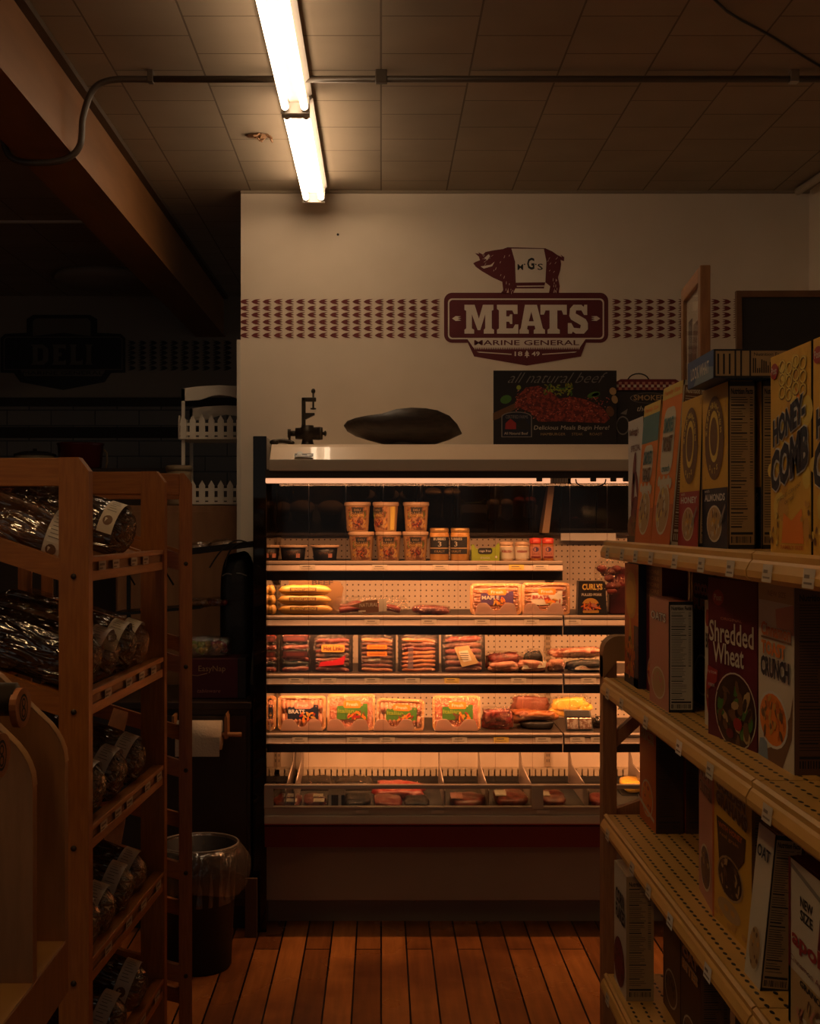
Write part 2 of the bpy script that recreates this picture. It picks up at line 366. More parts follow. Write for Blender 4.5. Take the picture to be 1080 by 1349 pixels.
tag(m.build('ceiling_cable'), 'thin black cable stapled slantwise across the ceiling at upper right', 'cable')
m = MB(); m.tube([(1.925, 5.75, CEIL-.02), (1.965, 5.1, CEIL-.02), (1.965, 3, CEIL-.02)], .018, mat('pale_pipe', (.5, .43, .33), .4), 10)
tag(m.build('corner_pipe'), 'pale pipe along the ceiling in the right corner', 'pipe')
m = MB()
for k in range(9):
    a = random.uniform(0, 6.28); l = random.uniform(.02, .06); x, y = random.uniform(-.05, .05), random.uniform(-.03, .03)
    m.tube(spline([(x, y, 0), (x+l*.4*math.cos(a), y+l*.4*math.sin(a), -.012), (x+l*math.cos(a), y+l*math.sin(a), -.006+random.uniform(-.015, 0))], 4), [.004]*8+[.001], mat('peeling_paint', (.22, .11, .045), .7), 5)
m.blob((0, 0, -.004), (.05, .03, .006), mat('peeling_paint'), 12, 6, amp=.6, fr=40)
tag(m.build('peeling_paint', loc=(-.49, 4.98, CEIL)), 'curled brown flake peeling from a ceiling tile left of the lamp', 'ceiling damage')
m = MB(); m.lathe([(.30, 0), (.31, -.03), (.27, -.055), (0, -.06)], mat('dim_disc', (.34, .28, .22), .6), 32)
tag(m.build('ceiling_disc', loc=(-1.73, 7.8, CEIL)), 'unlit round ceiling disc above the dark deli', 'ceiling vent')
m = MB(); m.lathe([(.006, 0), (.005, .006), (0, .008)], black, 10)
tag(m.build('wall_screw', loc=(PX(445, WY), WY, PZ(309, WY)), rot=(PI/2, 0, 0)), 'tiny dark screw in the white wall below the lamp', 'screw')

# ------------------------------------------------------------------ wall graphics
def W(k, ox, oy, D, yoff=.0):   # zoomed-pixel art to wall coordinates
    def f(p): return ((ox+p[0]/k-502)*D/FPX, EYE-(oy+p[1]/k-690)*D/FPX)
    return f
Fw = lambda u, v, d: Vector((u, WY-.001-EPS*d, v))
q = W(4.32, 570, 310, WY); Q = lambda P: [q(p) for p in P]
def qt(m, F, qf, txt, x0, y1, x1, y0, mt, d=3, **k):
    a = qf((x0, y0)); b = qf((x1, y1)); m.text(F, txt, a[0], a[1], b[0], b[1], mt, d, **k)
t = thing('wall_sign', 'maroon and cream painted MEATS badge with a pig standing on it', 'sign', (.69, WY, 2.4))
off = (-.69, -WY, -2.4)
m = MB()
m.poly(Fw, Q(rrect(64, 327, 998, 612, 46, 6)), maroon, 1)
m.poly(Fw, Q([(175, 560), (235, 690), (535, 742), (842, 690), (892, 560)]), maroon, 1.5)
ring_o = Q(rrect(86, 360, 974, 592, 24, 5)); ring_i = Q(rrect(94, 368, 966, 584, 20, 5))
n_ = len(ring_o); m.add([Fw(p[0], p[1], 3) for p in ring_o+ring_i], [(i, (i+1) % n_, (i+1) % n_+n_, i+n_) for i in range(n_)], cream)
m.poly(Fw, Q([(196, 590), (870, 590), (838, 636), (228, 636)]), cream, 4)
m.poly(Fw, Q([(228, 634), (838, 634), (826, 664), (242, 664)]), cream, 4.2)
saw = [(232, 648)]
for k in range(60): saw += [(235+k*10, 636), (240+k*10, 652)]
saw += [(838, 648), (826, 672), (535, 720), (240, 672)]
m.poly(Fw, Q(saw), maroon, 5)
for sgn in (0, 1):
    P = [(250, 662), (448, 675), (448, 681), (262, 668)]
    if sgn: P = [(1070-a, b) for a, b in P]
    m.poly(Fw, Q(P), cream, 6)
for sgn in (0, 1):
    P = [(110, 474), (130, 460), (162, 462), (140, 468), (162, 473), (140, 478), (162, 485), (130, 488)]
    if sgn: P = [(1062-a, b) for a, b in P]
    m.poly(Fw, Q(P), cream, 4)
m.build('badge', t, loc=off)
LET = {
 'M': ([(180, 396), (238, 396), (262, 475), (285, 396), (345, 396), (345, 425), (335, 430), (335, 530), (348, 538), (348, 560), (290, 560), (290, 538), (298, 530), (298, 450), (270, 540), (255, 540), (222, 450), (222, 530), (235, 538), (235, 560), (180, 560), (180, 538), (190, 530), (190, 430), (180, 425)], []),
 'E': ([(365, 396), (482, 396), (482, 448), (462, 448), (452, 428), (418, 428), (418, 462), (434, 462), (440, 450), (452, 450), (452, 505), (440, 505), (434, 492), (418, 492), (418, 530), (456, 530), (468, 508), (486, 508), (486, 560), (365, 560), (365, 538), (376, 530), (376, 428), (365, 420)], []),
 'A': ([(524, 396), (592, 396), (626, 530), (638, 538), (638, 560), (574, 560), (574, 540), (583, 533), (579, 515), (540, 515), (536, 533), (546, 540), (546, 560), (492, 560), (492, 540), (500, 530)], [[(546, 490), (574, 490), (560, 436)]]),
 'T': ([(612, 396), (762, 396), (762, 452), (742, 452), (733, 428), (708, 428), (708, 530), (722, 538), (722, 560), (652, 560), (652, 538), (664, 530), (664, 428), (641, 428), (632, 452), (612, 452)], []),
 'S': ([(780, 418), (800, 396), (845, 396), (858, 408), (862, 396), (878, 396), (878, 454), (860, 454), (845, 428), (815, 428), (812, 445), (870, 478), (882, 500), (882, 535), (860, 560), (812, 560), (796, 548), (790, 560), (768, 560), (768, 500), (788, 500), (802, 527), (838, 530), (842, 512), (786, 480), (776, 460)], [])}
m = MB()
for ch in 'MEATS':
    P, Hh = LET[ch]; m.poly(Fw, Q(P), cream, 4, [Q(h) for h in Hh])
m.build('word_lettering', t, loc=off); m = MB()
qt(m, Fw, q, 'MARINE GENERAL', 235, 597, 832, 626, maroon, 6, bold=.012)
qt(m, Fw, q, '18', 465, 662, 510, 688, cream, 7, bold=.02); qt(m, Fw, q, '49', 562, 662, 608, 688, cream, 7, bold=.02)
m.poly(Fw, Q([(535, 655), (548, 676), (540, 674), (550, 688), (538, 687), (538, 697), (532, 697), (532, 687), (520, 688), (530, 674), (522, 676)]), cream, 7)
m.build('small_lettering', t, loc=off)
m = MB()
pig = [(230, 160), (242, 152), (268, 142), (262, 122), (240, 102), (264, 106), (258, 96), (285, 110), (300, 95), (350, 85), (400, 78), (425, 68), (500, 70), (640, 74), (680, 92), (708, 112), (735, 125), (726, 110), (748, 125), (746, 148), (726, 140), (730, 165), (725, 200), (712, 240), (722, 290), (716, 332), (692, 332), (694, 300), (684, 332), (660, 332), (668, 290), (640, 268), (632, 302), (470, 302), (458, 328), (432, 334), (430, 300), (418, 334), (386, 332), (400, 310), (395, 265), (340, 240), (280, 205), (245, 180)]
m.poly(Fw, Q(pig), maroon, 1)
m.poly(Fw, Q([(447, 76), (632, 78), (646, 150), (640, 268), (472, 270), (468, 150)]), cream, 2)
m.poly(Fw, Q([(478, 288), (636, 286), (634, 292), (478, 294)]), cream, 2)
random.seed(3)
for k in range(46):   # engraved hatching
    x, y, a = random.choice([(random.uniform(275, 330), random.uniform(115, 200), -.6), (random.uniform(330, 440), random.uniform(100, 240), 1.9), (random.uniform(655, 715), random.uniform(120, 230), 2.2), (random.uniform(395, 455), random.uniform(240, 320), 1.6), (random.uniform(675, 712), random.uniform(240, 320), 1.6)])
    l = random.uniform(7, 16); dx, dy = l*math.cos(a), l*math.sin(a)
    m.poly(Fw, Q([(x, y), (x+dx, y+dy), (x+dx+2.6, y+dy), (x+2.6, y)]), cream, 2.2)
m.poly(Fw, Q([(272, 178), (330, 168), (352, 150), (338, 176), (290, 190)]), cream, 2.4); m.poly(Fw, Q([(292, 130), (318, 108), (326, 120), (310, 142)]), cream, 2.4)
qt(m, Fw, q, 'M', 482, 165, 514, 198, ink, 3, bold=.01); qt(m, Fw, q, 'G', 536, 128, 578, 196, ink, 3, bold=.03); qt(m, Fw, q, 'S', 596, 162, 626, 198, ink, 3, bold=.01)
for x in (522, 586): m.ell(Fw, *q((x, 166)), .0035, .0035, ink, 3, 8)
m.build('pig', t, loc=off)
random.seed(11)
def border(x0, n, pitch, flip, name, label, D=WY, F=Fw, ys=(397.7, 406.4, 415, 424.4, 433, 442), mt=None, sc=1.0):
    m = MB(); mt = mt or mat('border_maroon', (.16, .022, .02), .65)
    for i in range(n):
        for y in ys:
            x = x0+i*pitch; L_ = 12.5*sc; P = [(0, 0), (.28, -.2), (.5, -.26), (1, -.3), (.62, -.13), (1, -.02), (.62, .06), (1, .28), (.5, .24), (.28, .17)]
            P = [(x+(L_*(1-a) if flip else L_*a), y+L_*b) for a, b in P]
            P = [((p[0]-502)*D/FPX, EYE-(p[1]-690)*D/FPX) for p in P]
            if not flip: P.reverse()
            m.poly(F, P, mt, 1)
    return tag(m.build(name), label, 'wall decoration')
border(316, 18, 14.78, False, 'painted_border', 'maroon feather pattern band on the white wall left of the badge')
border(805.5, 12, 14.5, True, 'painted_border', 'maroon feather pattern band on the white wall right of the badge')
# deli badge
Fd = lambda u, v, d: Vector((u, DY-.003-EPS*3*d, v))
q2 = W(5.394, 0, 390, DY); Q2 = lambda P: [q2(p) for p in P]
dk = mat('deli_navy', (.018, .018, .022), .6); gy = mat('deli_grey_letter', (.17, .14, .11), .7)
t = thing('wall_sign', 'unlit dark DELI badge on the dim wall at far left', 'sign', (-2.18, DY, 2.7)); off = (2.18, -DY, -2.7)
m = MB(); m.poly(Fd, Q2([(5, 545), (5, 300), (35, 270), (190, 262), (190, 165), (235, 135), (640, 135), (692, 165), (692, 262), (860, 270), (892, 300), (892, 545), (790, 548), (745, 612), (450, 668), (145, 612), (100, 548)]), dk, 1)
o_ = Q2([(28, 525), (28, 305), (48, 290), (850, 290), (872, 305), (872, 525)]); i_ = Q2([(34, 519), (34, 309), (50, 296), (848, 296), (866, 309), (866, 519)])
m.add([Fd(p[0], p[1], 2) for p in o_+i_], [(i, (i+1) % 6, (i+1) % 6+6, i+6) for i in range(6)], gy)
m.poly(Fd, Q2([(235, 180), (255, 160), (625, 160), (645, 180), (645, 285), (450, 262), (235, 285)]), gy, 2)
m.poly(Fd, Q2([(150, 528), (750, 528), (725, 570), (175, 570)]), gy, 2)
m.build('badge', t, loc=off)
m = MB()
for ch, P, Hh in (('D', [(220, 345), (310, 345), (345, 375), (345, 460), (310, 490), (220, 490), (235, 470), (235, 365)], [[(270, 370), (300, 375), (308, 390), (308, 445), (300, 460), (270, 465)]]),
               ('E', [(370, 345), (470, 345), (470, 385), (455, 372), (418, 372), (418, 402), (440, 402), (440, 430), (418, 430), (418, 463), (455, 463), (470, 450), (470, 490), (370, 490), (382, 470), (382, 365)], []),
               ('L', [(495, 345), (550, 345), (540, 362), (540, 463), (575, 463), (590, 445), (590, 490), (495, 490), (505, 470), (505, 365)], []),
               ('I', [(605, 345), (660, 345), (650, 362), (650, 472), (660, 490), (605, 490), (615, 472), (615, 362)], [])):
    m.poly(Fd, Q2(P), gy, 3, [Q2(h) for h in Hh])
m.build('word_lettering', t, loc=off); m = MB(); qt(m, Fd, q2, 'MARINE GENERAL', 165, 535, 735, 560, dk, 4)
m.build('small_lettering', t, loc=off)
border(168, 10, 14.0, True, 'painted_border', 'barely visible feather pattern band beside the dark DELI badge', DY, Fd, (452, 458.5, 465, 471.5, 478, 485), dk, .9)

# ------------------------------------------------------------------ refrigerated display case
DS = 5.15; SX0, SXM, SX1 = -.468, .752, 1.955
SZ = [1.483, 1.257, 1.015, .770]
t = thing('refrigerated_display_case', 'long open refrigerated meat case glowing orange against the white wall', 'display case', (.7, 5.0, 0)); CASE = t
ofs = (-.7, -5.0, 0)
beige = mat('beige_enamel', (.60, .50, .38), .35, col2=(.56, .47, .36), scale=2)
beige2 = mat('beige_enamel_lower', (.47, .39, .29), .4)
inner = dots('pegboard_panel', (.70, .56, .42), (.07, .035, .015), (.0254, .0254), (.0034, .0034), 0, 2, .55, (0, .006), (.62, .49, .36))
innerp = mat('cream_inner_panel', (.70, .56, .42), .5, col2=(.60, .47, .34), scale=5)
lip_m = mat('aluminium_price_rail', (.37, .285, .22), .38, metal=.1)
darkrail = mat('dark_bronze_rail', (.03, .019, .014), .5)
m = MB(); m.prism([(5.0, 0.0), (5.0, 1.99), (5.03, 1.992), (5.80, 1.992), (5.80, 0.0)], -.512, -.466, 'x', gloss_black)
m.box(-.514, -.460, 4.996, 5.004, .0, 1.992, gloss_black, .002); m.build('end_panel', t, loc=ofs)
m = MB(); m.box(SX1+.005, RX-.002, 5.0, 5.80, 0, 1.99, gloss_black); m.build('end_panel', t, loc=ofs)
m = MB(); m.prism([(5.06, .108), (5.03, .12), (5.03, .335), (5.70, .335), (5.70, .0), (5.14, 0), (5.14, .108)], -.466, SX1, 'x', mat('brown_base_panel', (.26, .21, .16), .55, col2=(.23, .185, .14), scale=2)); m.build('base_panel', t, loc=ofs)
m = MB(); m.prism([(5.03, .335), (4.985, .345), (4.975, .43), (5.0, .44), (5.1, .44), (5.1, .335)], -.466, SX1, 'x', mat('dark_red_panel', (.14, .018, .022), .35)); m.build('red_band', t, loc=ofs)
m = MB(); m.box(-.466, SX1, 4.968, 5.0, .437, .444, mat('red_stripe', (.32, .015, .018), .3)); m.build('red_stripe', t, loc=ofs)
m = MB(); m.box(-.466, SX1, 4.955, 5.05, .444, .478, beige, .004); m.build('bumper', t, loc=ofs)
m = MB(); m.box(-.462, SX1, 4.985, 5.56, .455, .486, blackm); m.build('deck', t, loc=ofs)
m = MB(); m.box(-.466, SX1, 4.962, 4.985, .478, .512, beige2, .002); m.box(-.466, SX1, 4.955, 4.962, .505, .512, lip_m)
for x in (-.1, .2, .62): m.box(x, x+.05, 4.9545, 4.9552, .487, .5, tag_m)
m.build('lower_rail', t, loc=ofs)
gl = film('clear_glass', .07, .03, (.93, .97, .94), 0)
m = MB(); m.box(-.460, SX1, 4.966, 4.971, .512, .585, gl); m.build('front_glass', t, loc=ofs)
m = MB(); m.box(-.466, SX1, 4.958, 4.982, .583, .600, mat('rail_metal', (.5, .42, .34), .3, metal=.5), .003)
for x in (.60,): m.box(x, x+.045, 4.953, 4.958, .505, .598, beige2)
m.box(-.466, -.43, 4.958, 4.98, .512, .585, beige2); m.build('hand_rail', t, loc=ofs)
# back wall and mirror
m = MB(); m.box(-.466, SX1, 5.60, 5.62, .75, 1.59, inner); m.box(-.466, SX1, 5.60, 5.62, .54, .75, innerp)
for x in (-.18, -.39, .37, .44, .99, .8, .86):
    for z in (.715, .69): m.tube([(x, 5.598, z), (x, 5.6005, z)], .0035, blackm, 8)
m.build('back_panel', t, loc=ofs)
m = MB()
for i in range(92):
    x = -.455+i*.0261; m.box(x, x+.020, 5.57, 5.60, .512, .542, mat('grille_beige', (.5, .4, .28), .5)); 
m.box(-.466, SX1, 5.56, 5.60, .486, .512, blackm); m.box(-.466, SX1, 5.585, 5.60, .536, .546, mat('grille_beige')); m.build('return_grille', t, loc=ofs)
m = MB()
xs = [-.466, -.32, -.16, 0, .16, .32, .48, .66, .80, .96, 1.12, 1.28, 1.44, 1.6, 1.76, SX1]
for a, b in zip(xs, xs[1:]): m.prism([(5.585, 1.594), (5.505, 1.87), (5.512, 1.872), (5.592, 1.596)], a+.0015, b-.0015, 'x', gloss_black)
m.box(-.466, SX1, 5.562, 5.592, 1.588, 1.60, darkrail); m.build('mirror', t, loc=ofs)
m = MB(); m.prism([(.705, 1.60), (.735, 1.60), (.765, 1.86), (.74, 1.86)], 5.45, 5.565, 'y', mat('tan_bracket', (.36, .22, .12), .5)); m.build('mirror_bracket', t, loc=ofs)
m = MB(); m.box(.80, 1.045, 5.545, 5.56, 1.565, 1.598, white); m.build('paper_strip', t, loc=ofs)
# header
m = MB(); m.prism([(4.95, 1.895), (5.025, 1.950), (5.05, 1.962), (5.80, 1.962), (5.80, 1.86), (5.12, 1.86), (4.97, 1.86)], -.443, SX1, 'x', mat('header_enamel', (.90, .70, .50), .34, coat=.6))
m.box(-.466, -.448, 5.0, 5.3, 1.86, 1.95, beige2)
m.build('header', t, loc=ofs)
m = MB(); m.box(-.446, SX1, 4.945, 4.975, 1.850, 1.896, beige2, .003); m.build('header_rail', t, loc=ofs)
m = MB(); m.box(-.462, SX1, 4.965, 5.01, 1.822, 1.856, darkrail); m.box(-.466, SX1, 5.075, 5.60, 1.855, 1.86, blackm); m.build('canopy_shade', t, loc=ofs)
case_glow = emis('warm_case_lamp', (.92, .42, .21), HEAD_L)
for a, b in ((-.462, .68), (.76, 1.94)):
    m = MB(); m.box(a, b, 4.972, 4.992, 1.802, 1.823, case_glow, .004); m.build('lamp_tube', t, loc=ofs)
m = MB(); m.box(.675, .745, 4.97, 4.995, 1.802, 1.824, lip_m, .003)
for i in range(6): m.box(.68+i*.011, .684+i*.011, 4.966, 4.97, 1.804, 1.822, beige2)
m.build('lamp_connector', t, loc=ofs)
for x in (.64, .855, .935, .985): m = MB(); m.box(x-.022, x+.002, 4.955, 4.968, 1.808, 1.826, black, .003); m.build('lamp_clip', t, loc=ofs)
m = MB(); m.tube([(.835+.06*math.cos(a), 4.96, 1.818-.032*abs(math.sin(a))**.7) for a in [i*PI/12 for i in range(13)]], .003, black, 6); m.build('hook', t, loc=ofs)
m = MB(); F_ = plane((-.345, 4.948, 1.905), (1, 0, 0), (0, .075, .055))
m.rect(F_, 0, .0, .075, .026, black, 1); m.ell(F_, .02, .03, .012, .01, white, 2, 12); m.rect(F_, .004, .004, .06, .010, white, 2); m.rect(F_, .05, .008, .071, .02, white, 2)
m.rect(F_, .01, .014, .03, .02, white, 2); m.build('maker_emblem', t, loc=ofs)
# shelves
def case_shelf(x0, x1, z, tags, depth=.44):
    m = MB(); m.box(x0, x1, DS+.008, DS+depth, z-.012, z, darkrail); m.box(x0, x1, DS+.012, DS+.03, z-.078, z-.012, darkrail)
    pass
    s = m.build('shelf', t, loc=ofs)
    m = MB(); m.prism([(DS+.012, z), (DS+.006, z+.004), (DS-.001, z-.002), (DS-.002, z-.009), (DS+.002, z-.013), (DS-.012, z-.033), (DS-.016, z-.036), (DS-.014, z-.041), (DS+.012, z-.042)], x0+.002, x1-.002, 'x', lip_m)
    for k, tx in enumerate(tags):
        F_ = plane((PX(tx, DS), DS-.0125, z-.034), (1, 0, 0), (0, .5, 1)); mt = tag_y if (k % 5 == 4) else tag_m
        m.rect(F_, -.031, .001, .031, .024, mt, 1); m.rect(F_, -.02, .014, .012, .018, tag_ink, 2); m.rect(F_, -.025, .006, .02, .008, tag_ink, 2)
    o = m.build('price_rail', s)
    L_ = bpy.data.lights.new('shelf_lamp', 'AREA'); L_.shape = 'RECTANGLE'; L_.size = x1-x0-.05; L_.size_y = .03; L_.energy = SHELF_W*(x1-x0); L_.color = CASE_COL
    lo = bpy.data.objects.new('shelf_lamp', L_); C.objects.link(lo); lo.location = ((x0+x1)/2, DS+.042, z-.036); lo.rotation_euler = (math.radians(38), 0, 0)
    lo.parent = t; lo.location = Vector(lo.location)+Vector(ofs)
    m = MB(); m.box(x0+.02, x1-.02, DS+.031, DS+.046, z-.032, z-.016, emis('shelf_tube_glow', (1, .42, .17), 1.0), .004)
    m.build('shelf_tube', t, loc=ofs)
case_shelf(SX0, SXM, SZ[0], [405, 500, 580, 638, 680, 712])
case_shelf(SX0, SXM, SZ[1], [490, 565, 635, 700]); case_shelf(SXM+.004, SX1, SZ[1], [755, 860])
case_shelf(SX0, SXM, SZ[2], [390, 433, 490, 543, 595, 683]); case_shelf(SXM+.004, SX1, SZ[2], [775, 880])
case_shelf(SX0, SXM, SZ[3], [395, 467, 510, 605, 660, 715]); case_shelf(SXM+.004, SX1, SZ[3], [760, 788, 870])
# head lamp light, pointing down and back
L_ = bpy.data.lights.new('header_lamp', 'AREA'); L_.shape = 'RECTANGLE'; L_.size = 2.3; L_.size_y = .03; L_.energy = HEAD_W; L_.color = CASE_COL; L_.spread = 2.5
lo = bpy.data.objects.new('header_lamp', L_); C.objects.link(lo); lo.parent = t; lo.location = (.04, -.015, 1.799); lo.rotation_euler = (math.radians(20), 0, 0)
# brackets on the back wall
for x in (PX(366, 5.58), PX(722, 5.58), 1.93):
    m = MB(); m.box(x-.013, x+.013, 5.588, 5.60, .55, 1.59, mat('slotted_standard', (.38, .27, .17), .4))
    for k in range(40): m.box(x-.006, x-.003, 5.586, 5.588, .57+k*.025, .583+k*.025, blackm); m.box(x+.003, x+.006, 5.586, 5.588, .57+k*.025, .583+k*.025, blackm)
    m.build('slotted_standard', t, loc=ofs)
    for z in SZ:
        if x > .75 and z > 1.3: continue
        m = MB(); m.prism([(5.59, z-.012), (5.59, z-.115), (5.565, z-.115), (5.22, z-.035), (5.22, z-.012)], x-.012, x+.012, 'x', darkrail); m.build('shelf_bracket', t, loc=ofs)
# dividers in the deck
plast = mat('smoky_divider', (.20, .14, .11), .3)
for x in (.254, .43, .613, .832, 1.1, 1.4):
    m = MB(); m.prism([(5.0, .489), (5.0, .565), (5.45, .585), (5.54, .61+.035), (5.55, .489)], x, x+.004, 'x', plast)
    m.tube([(x+.002, 5.0, .567), (x+.002, 5.45, .587), (x+.002, 5.54, .647)], .003, lip_m, 6); m.build('deck_divider', t, loc=ofs)
m = MB()
for x in (-.385, -.35): m.prism([(5.0, .489), (5.0, .565), (5.45, .6), (5.58, .72), (5.58, .489)], x, x+.003, 'x', plast); m.tube([(x, 5.0, .567), (x, 5.45, .60), (x, 5.58, .72)], .003, lip_m, 6)
m.build('deck_divider', t, loc=ofs)
# clear strip curtain
st = film('curtain_vinyl', .018, .08, (.985, .975, .965), 0); ed = film('curtain_vinyl_edge', .10, .2, (.8, .72, .66), 0)
for i in range(16):
    x0 = -.44+i*.150
    m = MB(); m.box(x0, x0+.148, 5.005, 5.0065, .605, 1.80, st); m.box(x0+.148, x0+.1495, 5.0052, 5.0065, .605, 1.80, ed); m.build('curtain_strip', t, loc=ofs)
# ------------------------------------------------------------------ printed-box helpers
col = {k: flatc(k, *[c*.78 for c in v]) for k, v in dict(red=(.42, .03, .03), dred=(.20, .012, .02), maroonbox=(.16, .012, .03), orange=(.95, .26, .02), dorange=(.68, .15, .015), yellow=(.82, .46, .05), gold=(.70, .36, .06),
       lemon=(.86, .62, .12), blue=(.05, .12, .32), navy=(.012, .017, .040), teal=(.06, .22, .24), cream=(.74, .66, .50), white=(.78, .74, .68), brown=(.20, .09, .035), dbrown=(.07, .03, .015), tan=(.55, .36, .16), green=(.09, .24, .035),
       lime=(.36, .45, .04), pink=(.62, .26, .18), purple=(.10, .05, .14), grey=(.30, .27, .23), black=(.018, .016, .015), lblue=(.24, .33, .42)).items()}
def flakes(m, F, cu, cv, ru, rv, cols, n=26, seed=0, d=4, size=.16):
    R = random.Random(seed)
    for k in range(n):
        a = R.uniform(0, 2*PI); r = math.sqrt(R.random())*.86
        m.ell(F, cu+ru*r*math.cos(a), cv+rv*r*math.sin(a), ru*size*R.uniform(.7, 1.2), rv*size*R.uniform(.5, 1), col[R.choice(cols)], d+k*.05, 7, R.uniform(0, 3))
def bowl_art(m, F, cu, cv, ru, rv, cols, rim='white', n=26, seed=0):
    m.ell(F, cu, cv, ru, rv, col[rim], 3); m.ell(F, cu, cv, ru*.9, rv*.9, col[cols[0]], 3.5); flakes(m, F, cu, cv, ru*.88, rv*.88, cols, n, seed)
def outlined(m, F, txt, u0, v0, u1, v1, c, oc, d=5, bold=.03, w_=.07, shear=0):
    h = (v1-v0)
    m.text(F, txt, u0-h*.03, v0-h*.04, u1+h*.03, v1+h*.04, col[oc], d, bold+w_, shear); m.text(F, txt, u0, v0, u1, v1, col[c], d+1.2, bold, shear)
def facts(m, F, w_, h, seed=0, paperc='cream', inkc='black', frame=True, lines=56):
    R = random.Random(seed); m.rect(F, 0, 0, w_, h, col[paperc], 1)
    if frame: m.rect(F, 0, 0, w_*.05, h, col[inkc], 1.5); m.rect(F, w_*.95, 0, w_, h, col[inkc], 1.5); m.rect(F, 0, h*.97, w_, h, col[inkc], 1.5); m.rect(F, 0, 0, w_, h*.025, col[inkc], 1.5)
    u0, u1 = w_*.10, w_*.90
    m.text(F, 'Nutrition Facts', u0, h*.922, u1, h*.958, col[inkc], 2, .03)
    y = .905
    for k in range(lines):
        th = .0036 if R.random() > .1 else .008
        if y < .12: break
        m.rect(F, u0, h*(y-th), u0+(u1-u0)*R.uniform(.45, .78), h*y, col[inkc], 2)
        if k < lines*.55: m.rect(F, u1-(u1-u0)*.14, h*(y-th), u1, h*y, col[inkc], 2)
        y -= .0148 if th < .006 else .024
    m.rect(F, u0, h*.085, u1, h*.10, col[inkc], 2)
    for k in range(14): m.rect(F, u0+(u1-u0)*k/14, h*.035, u0+(u1-u0)*(k+R.uniform(.2, .7))/14, h*.075, col[inkc], 2)
def carton(label, Xf, D0, D1, z, h, depth, base, art, side=None, X2=None, lean=0, group='cereal boxes on the right hand shelving', cat='cereal box', name='cereal_box', edge=None):
    """front faces the aisle (-x); D0 far edge, D1 near edge"""
    X2 = Xf if X2 is None else X2
    w_ = math.hypot(D0-D1, X2-Xf); yaw = math.atan2(X2-Xf, D0-D1)   # near end shifted to +x
    t = thing(name, label, cat, (Xf, D0, z), (0, 0, 0), group)
    t.rotation_euler = (0, lean, yaw)
    m = MB(); e = edge or base
    m.box(0, depth, -w_, 0, 0, h, col[base])
    m.box(depth*.1, depth*.9, -w_*.99, -w_*.01, h, h+.0012, col[e])
    Ff = plane((0, 0, 0), (0, -1, 0), (0, 0, 1)); Fs = plane((0, -w_, 0), (1, 0, 0), (0, 0, 1)); Ft = plane((0, 0, h+.0012), (0, -1, 0), (1, 0, 0))
    if side: side(m, Fs, depth, h)
    o = m.build('carton', t)
    m = MB(); art(m, Ff, w_, h)
    if m.v: m.build('front_print', t)
    return t
Gd = lambda **k: k
# ------------------------------------------------------------------ gondola shelving on the right
XG = .57; GZ = [1.595, 1.245, .895, .487]; GY0, GYM, GY1 = .62, 1.915, 3.19
gm = mat('tan_shelf_enamel', (.64, .36, .09), .42, col2=(.57, .32, .08), scale=4)
gdot = dots('perforated_shelf', (.64, .36, .09), (.015, .01, .006), (.030, .026), (.0035, .0075), 0, 1, .42, (.004, 0), (.57, .32, .08))
t = thing('shelving_unit', 'long tan metal shelving unit full of cereal along the right of the aisle', 'shelving', (XG, GYM, 0)); GT = t; gof = (-XG, -GYM, 0)
for z in GZ:
    dp = .36
    for si, (a, b) in enumerate(((GYM+.002, GY1), (GY0, GYM-.002))):
        m = MB()
        if z == GZ[0] and si == 0:
            m.prism([(XG+.012, a), (XG+.012, b-.06)]+[(XG+.012+.06*(1-math.cos(k*PI/12)), b-.06+.06*math.sin(k*PI/12)) for k in range(1, 7)]+[(XG+dp, b), (XG+dp, a)], z-.006, z, 'z', gdot)
        else: m.box(XG+.012, XG+dp, a, b, z-.006, z, gdot)
        m.box(XG+.014, XG+.03, a, b, z-.04, z-.006, gm)
        m.box(XG+.03, XG+dp, a, a+.004, z-.035, z-.006, gm); m.box(XG+.03, XG+dp, b-.004, b, z-.035, z-.006, gm)
        s = m.build('shelf', t, loc=gof)
        m = MB(); m.prism([(XG+.012, z), (XG+.006, z+.003), (XG, z-.001), (XG+.001, z-.010), (XG-.003, z-.014), (XG-.009, z-.026), (XG-.008, z-.036), (XG-.002, z-.043), (XG+.012, z-.043)], a+.001, b-.001, 'y', gm)
        R = random.Random(int(z*100)+si); y = b-.10
        while y > a+.06:
            F_ = plane((XG-.010, y+.02, z-.040), (0, -1, 0), (.12, 0, 1)); big = R.random() > .6
            m.rect(F_, 0, .0, .045, .026, tag_m if R.random() > .1 else white, 1.2); m.rect(F_, .006, .013, .026, .018, tag_ink, 2); m.rect(F_, .006, .005, .038, .008, tag_ink, 2)
            y -= R.uniform(.15, .30)
        m.build('price_rail', s)
m = MB(); m.box(XG+.362, XG+.38, GY0, GY1, .10, 1.62, dots('gondola_pegboard', (.36, .27, .16), (.02, .012, .008), (.0254, .0254), (.0034, .0034), 1, 2, .6)); m.build('back_panel', t, loc=gof)
for y in (GY1-.03, GYM, GY0+.03):
    m = MB(); m.box(XG+.36, XG+.40, y-.015, y+.015, 0, 1.66, gm, .002); m.build('upright', t, loc=gof)
m = MB(); m.box(XG+.03, XG+.38, GY0, GY1, .02, .14, gm); m.box(XG+.012, XG+.38, GY0, GY1, .14, .15, gm); m.build('base_deck', t, loc=gof)

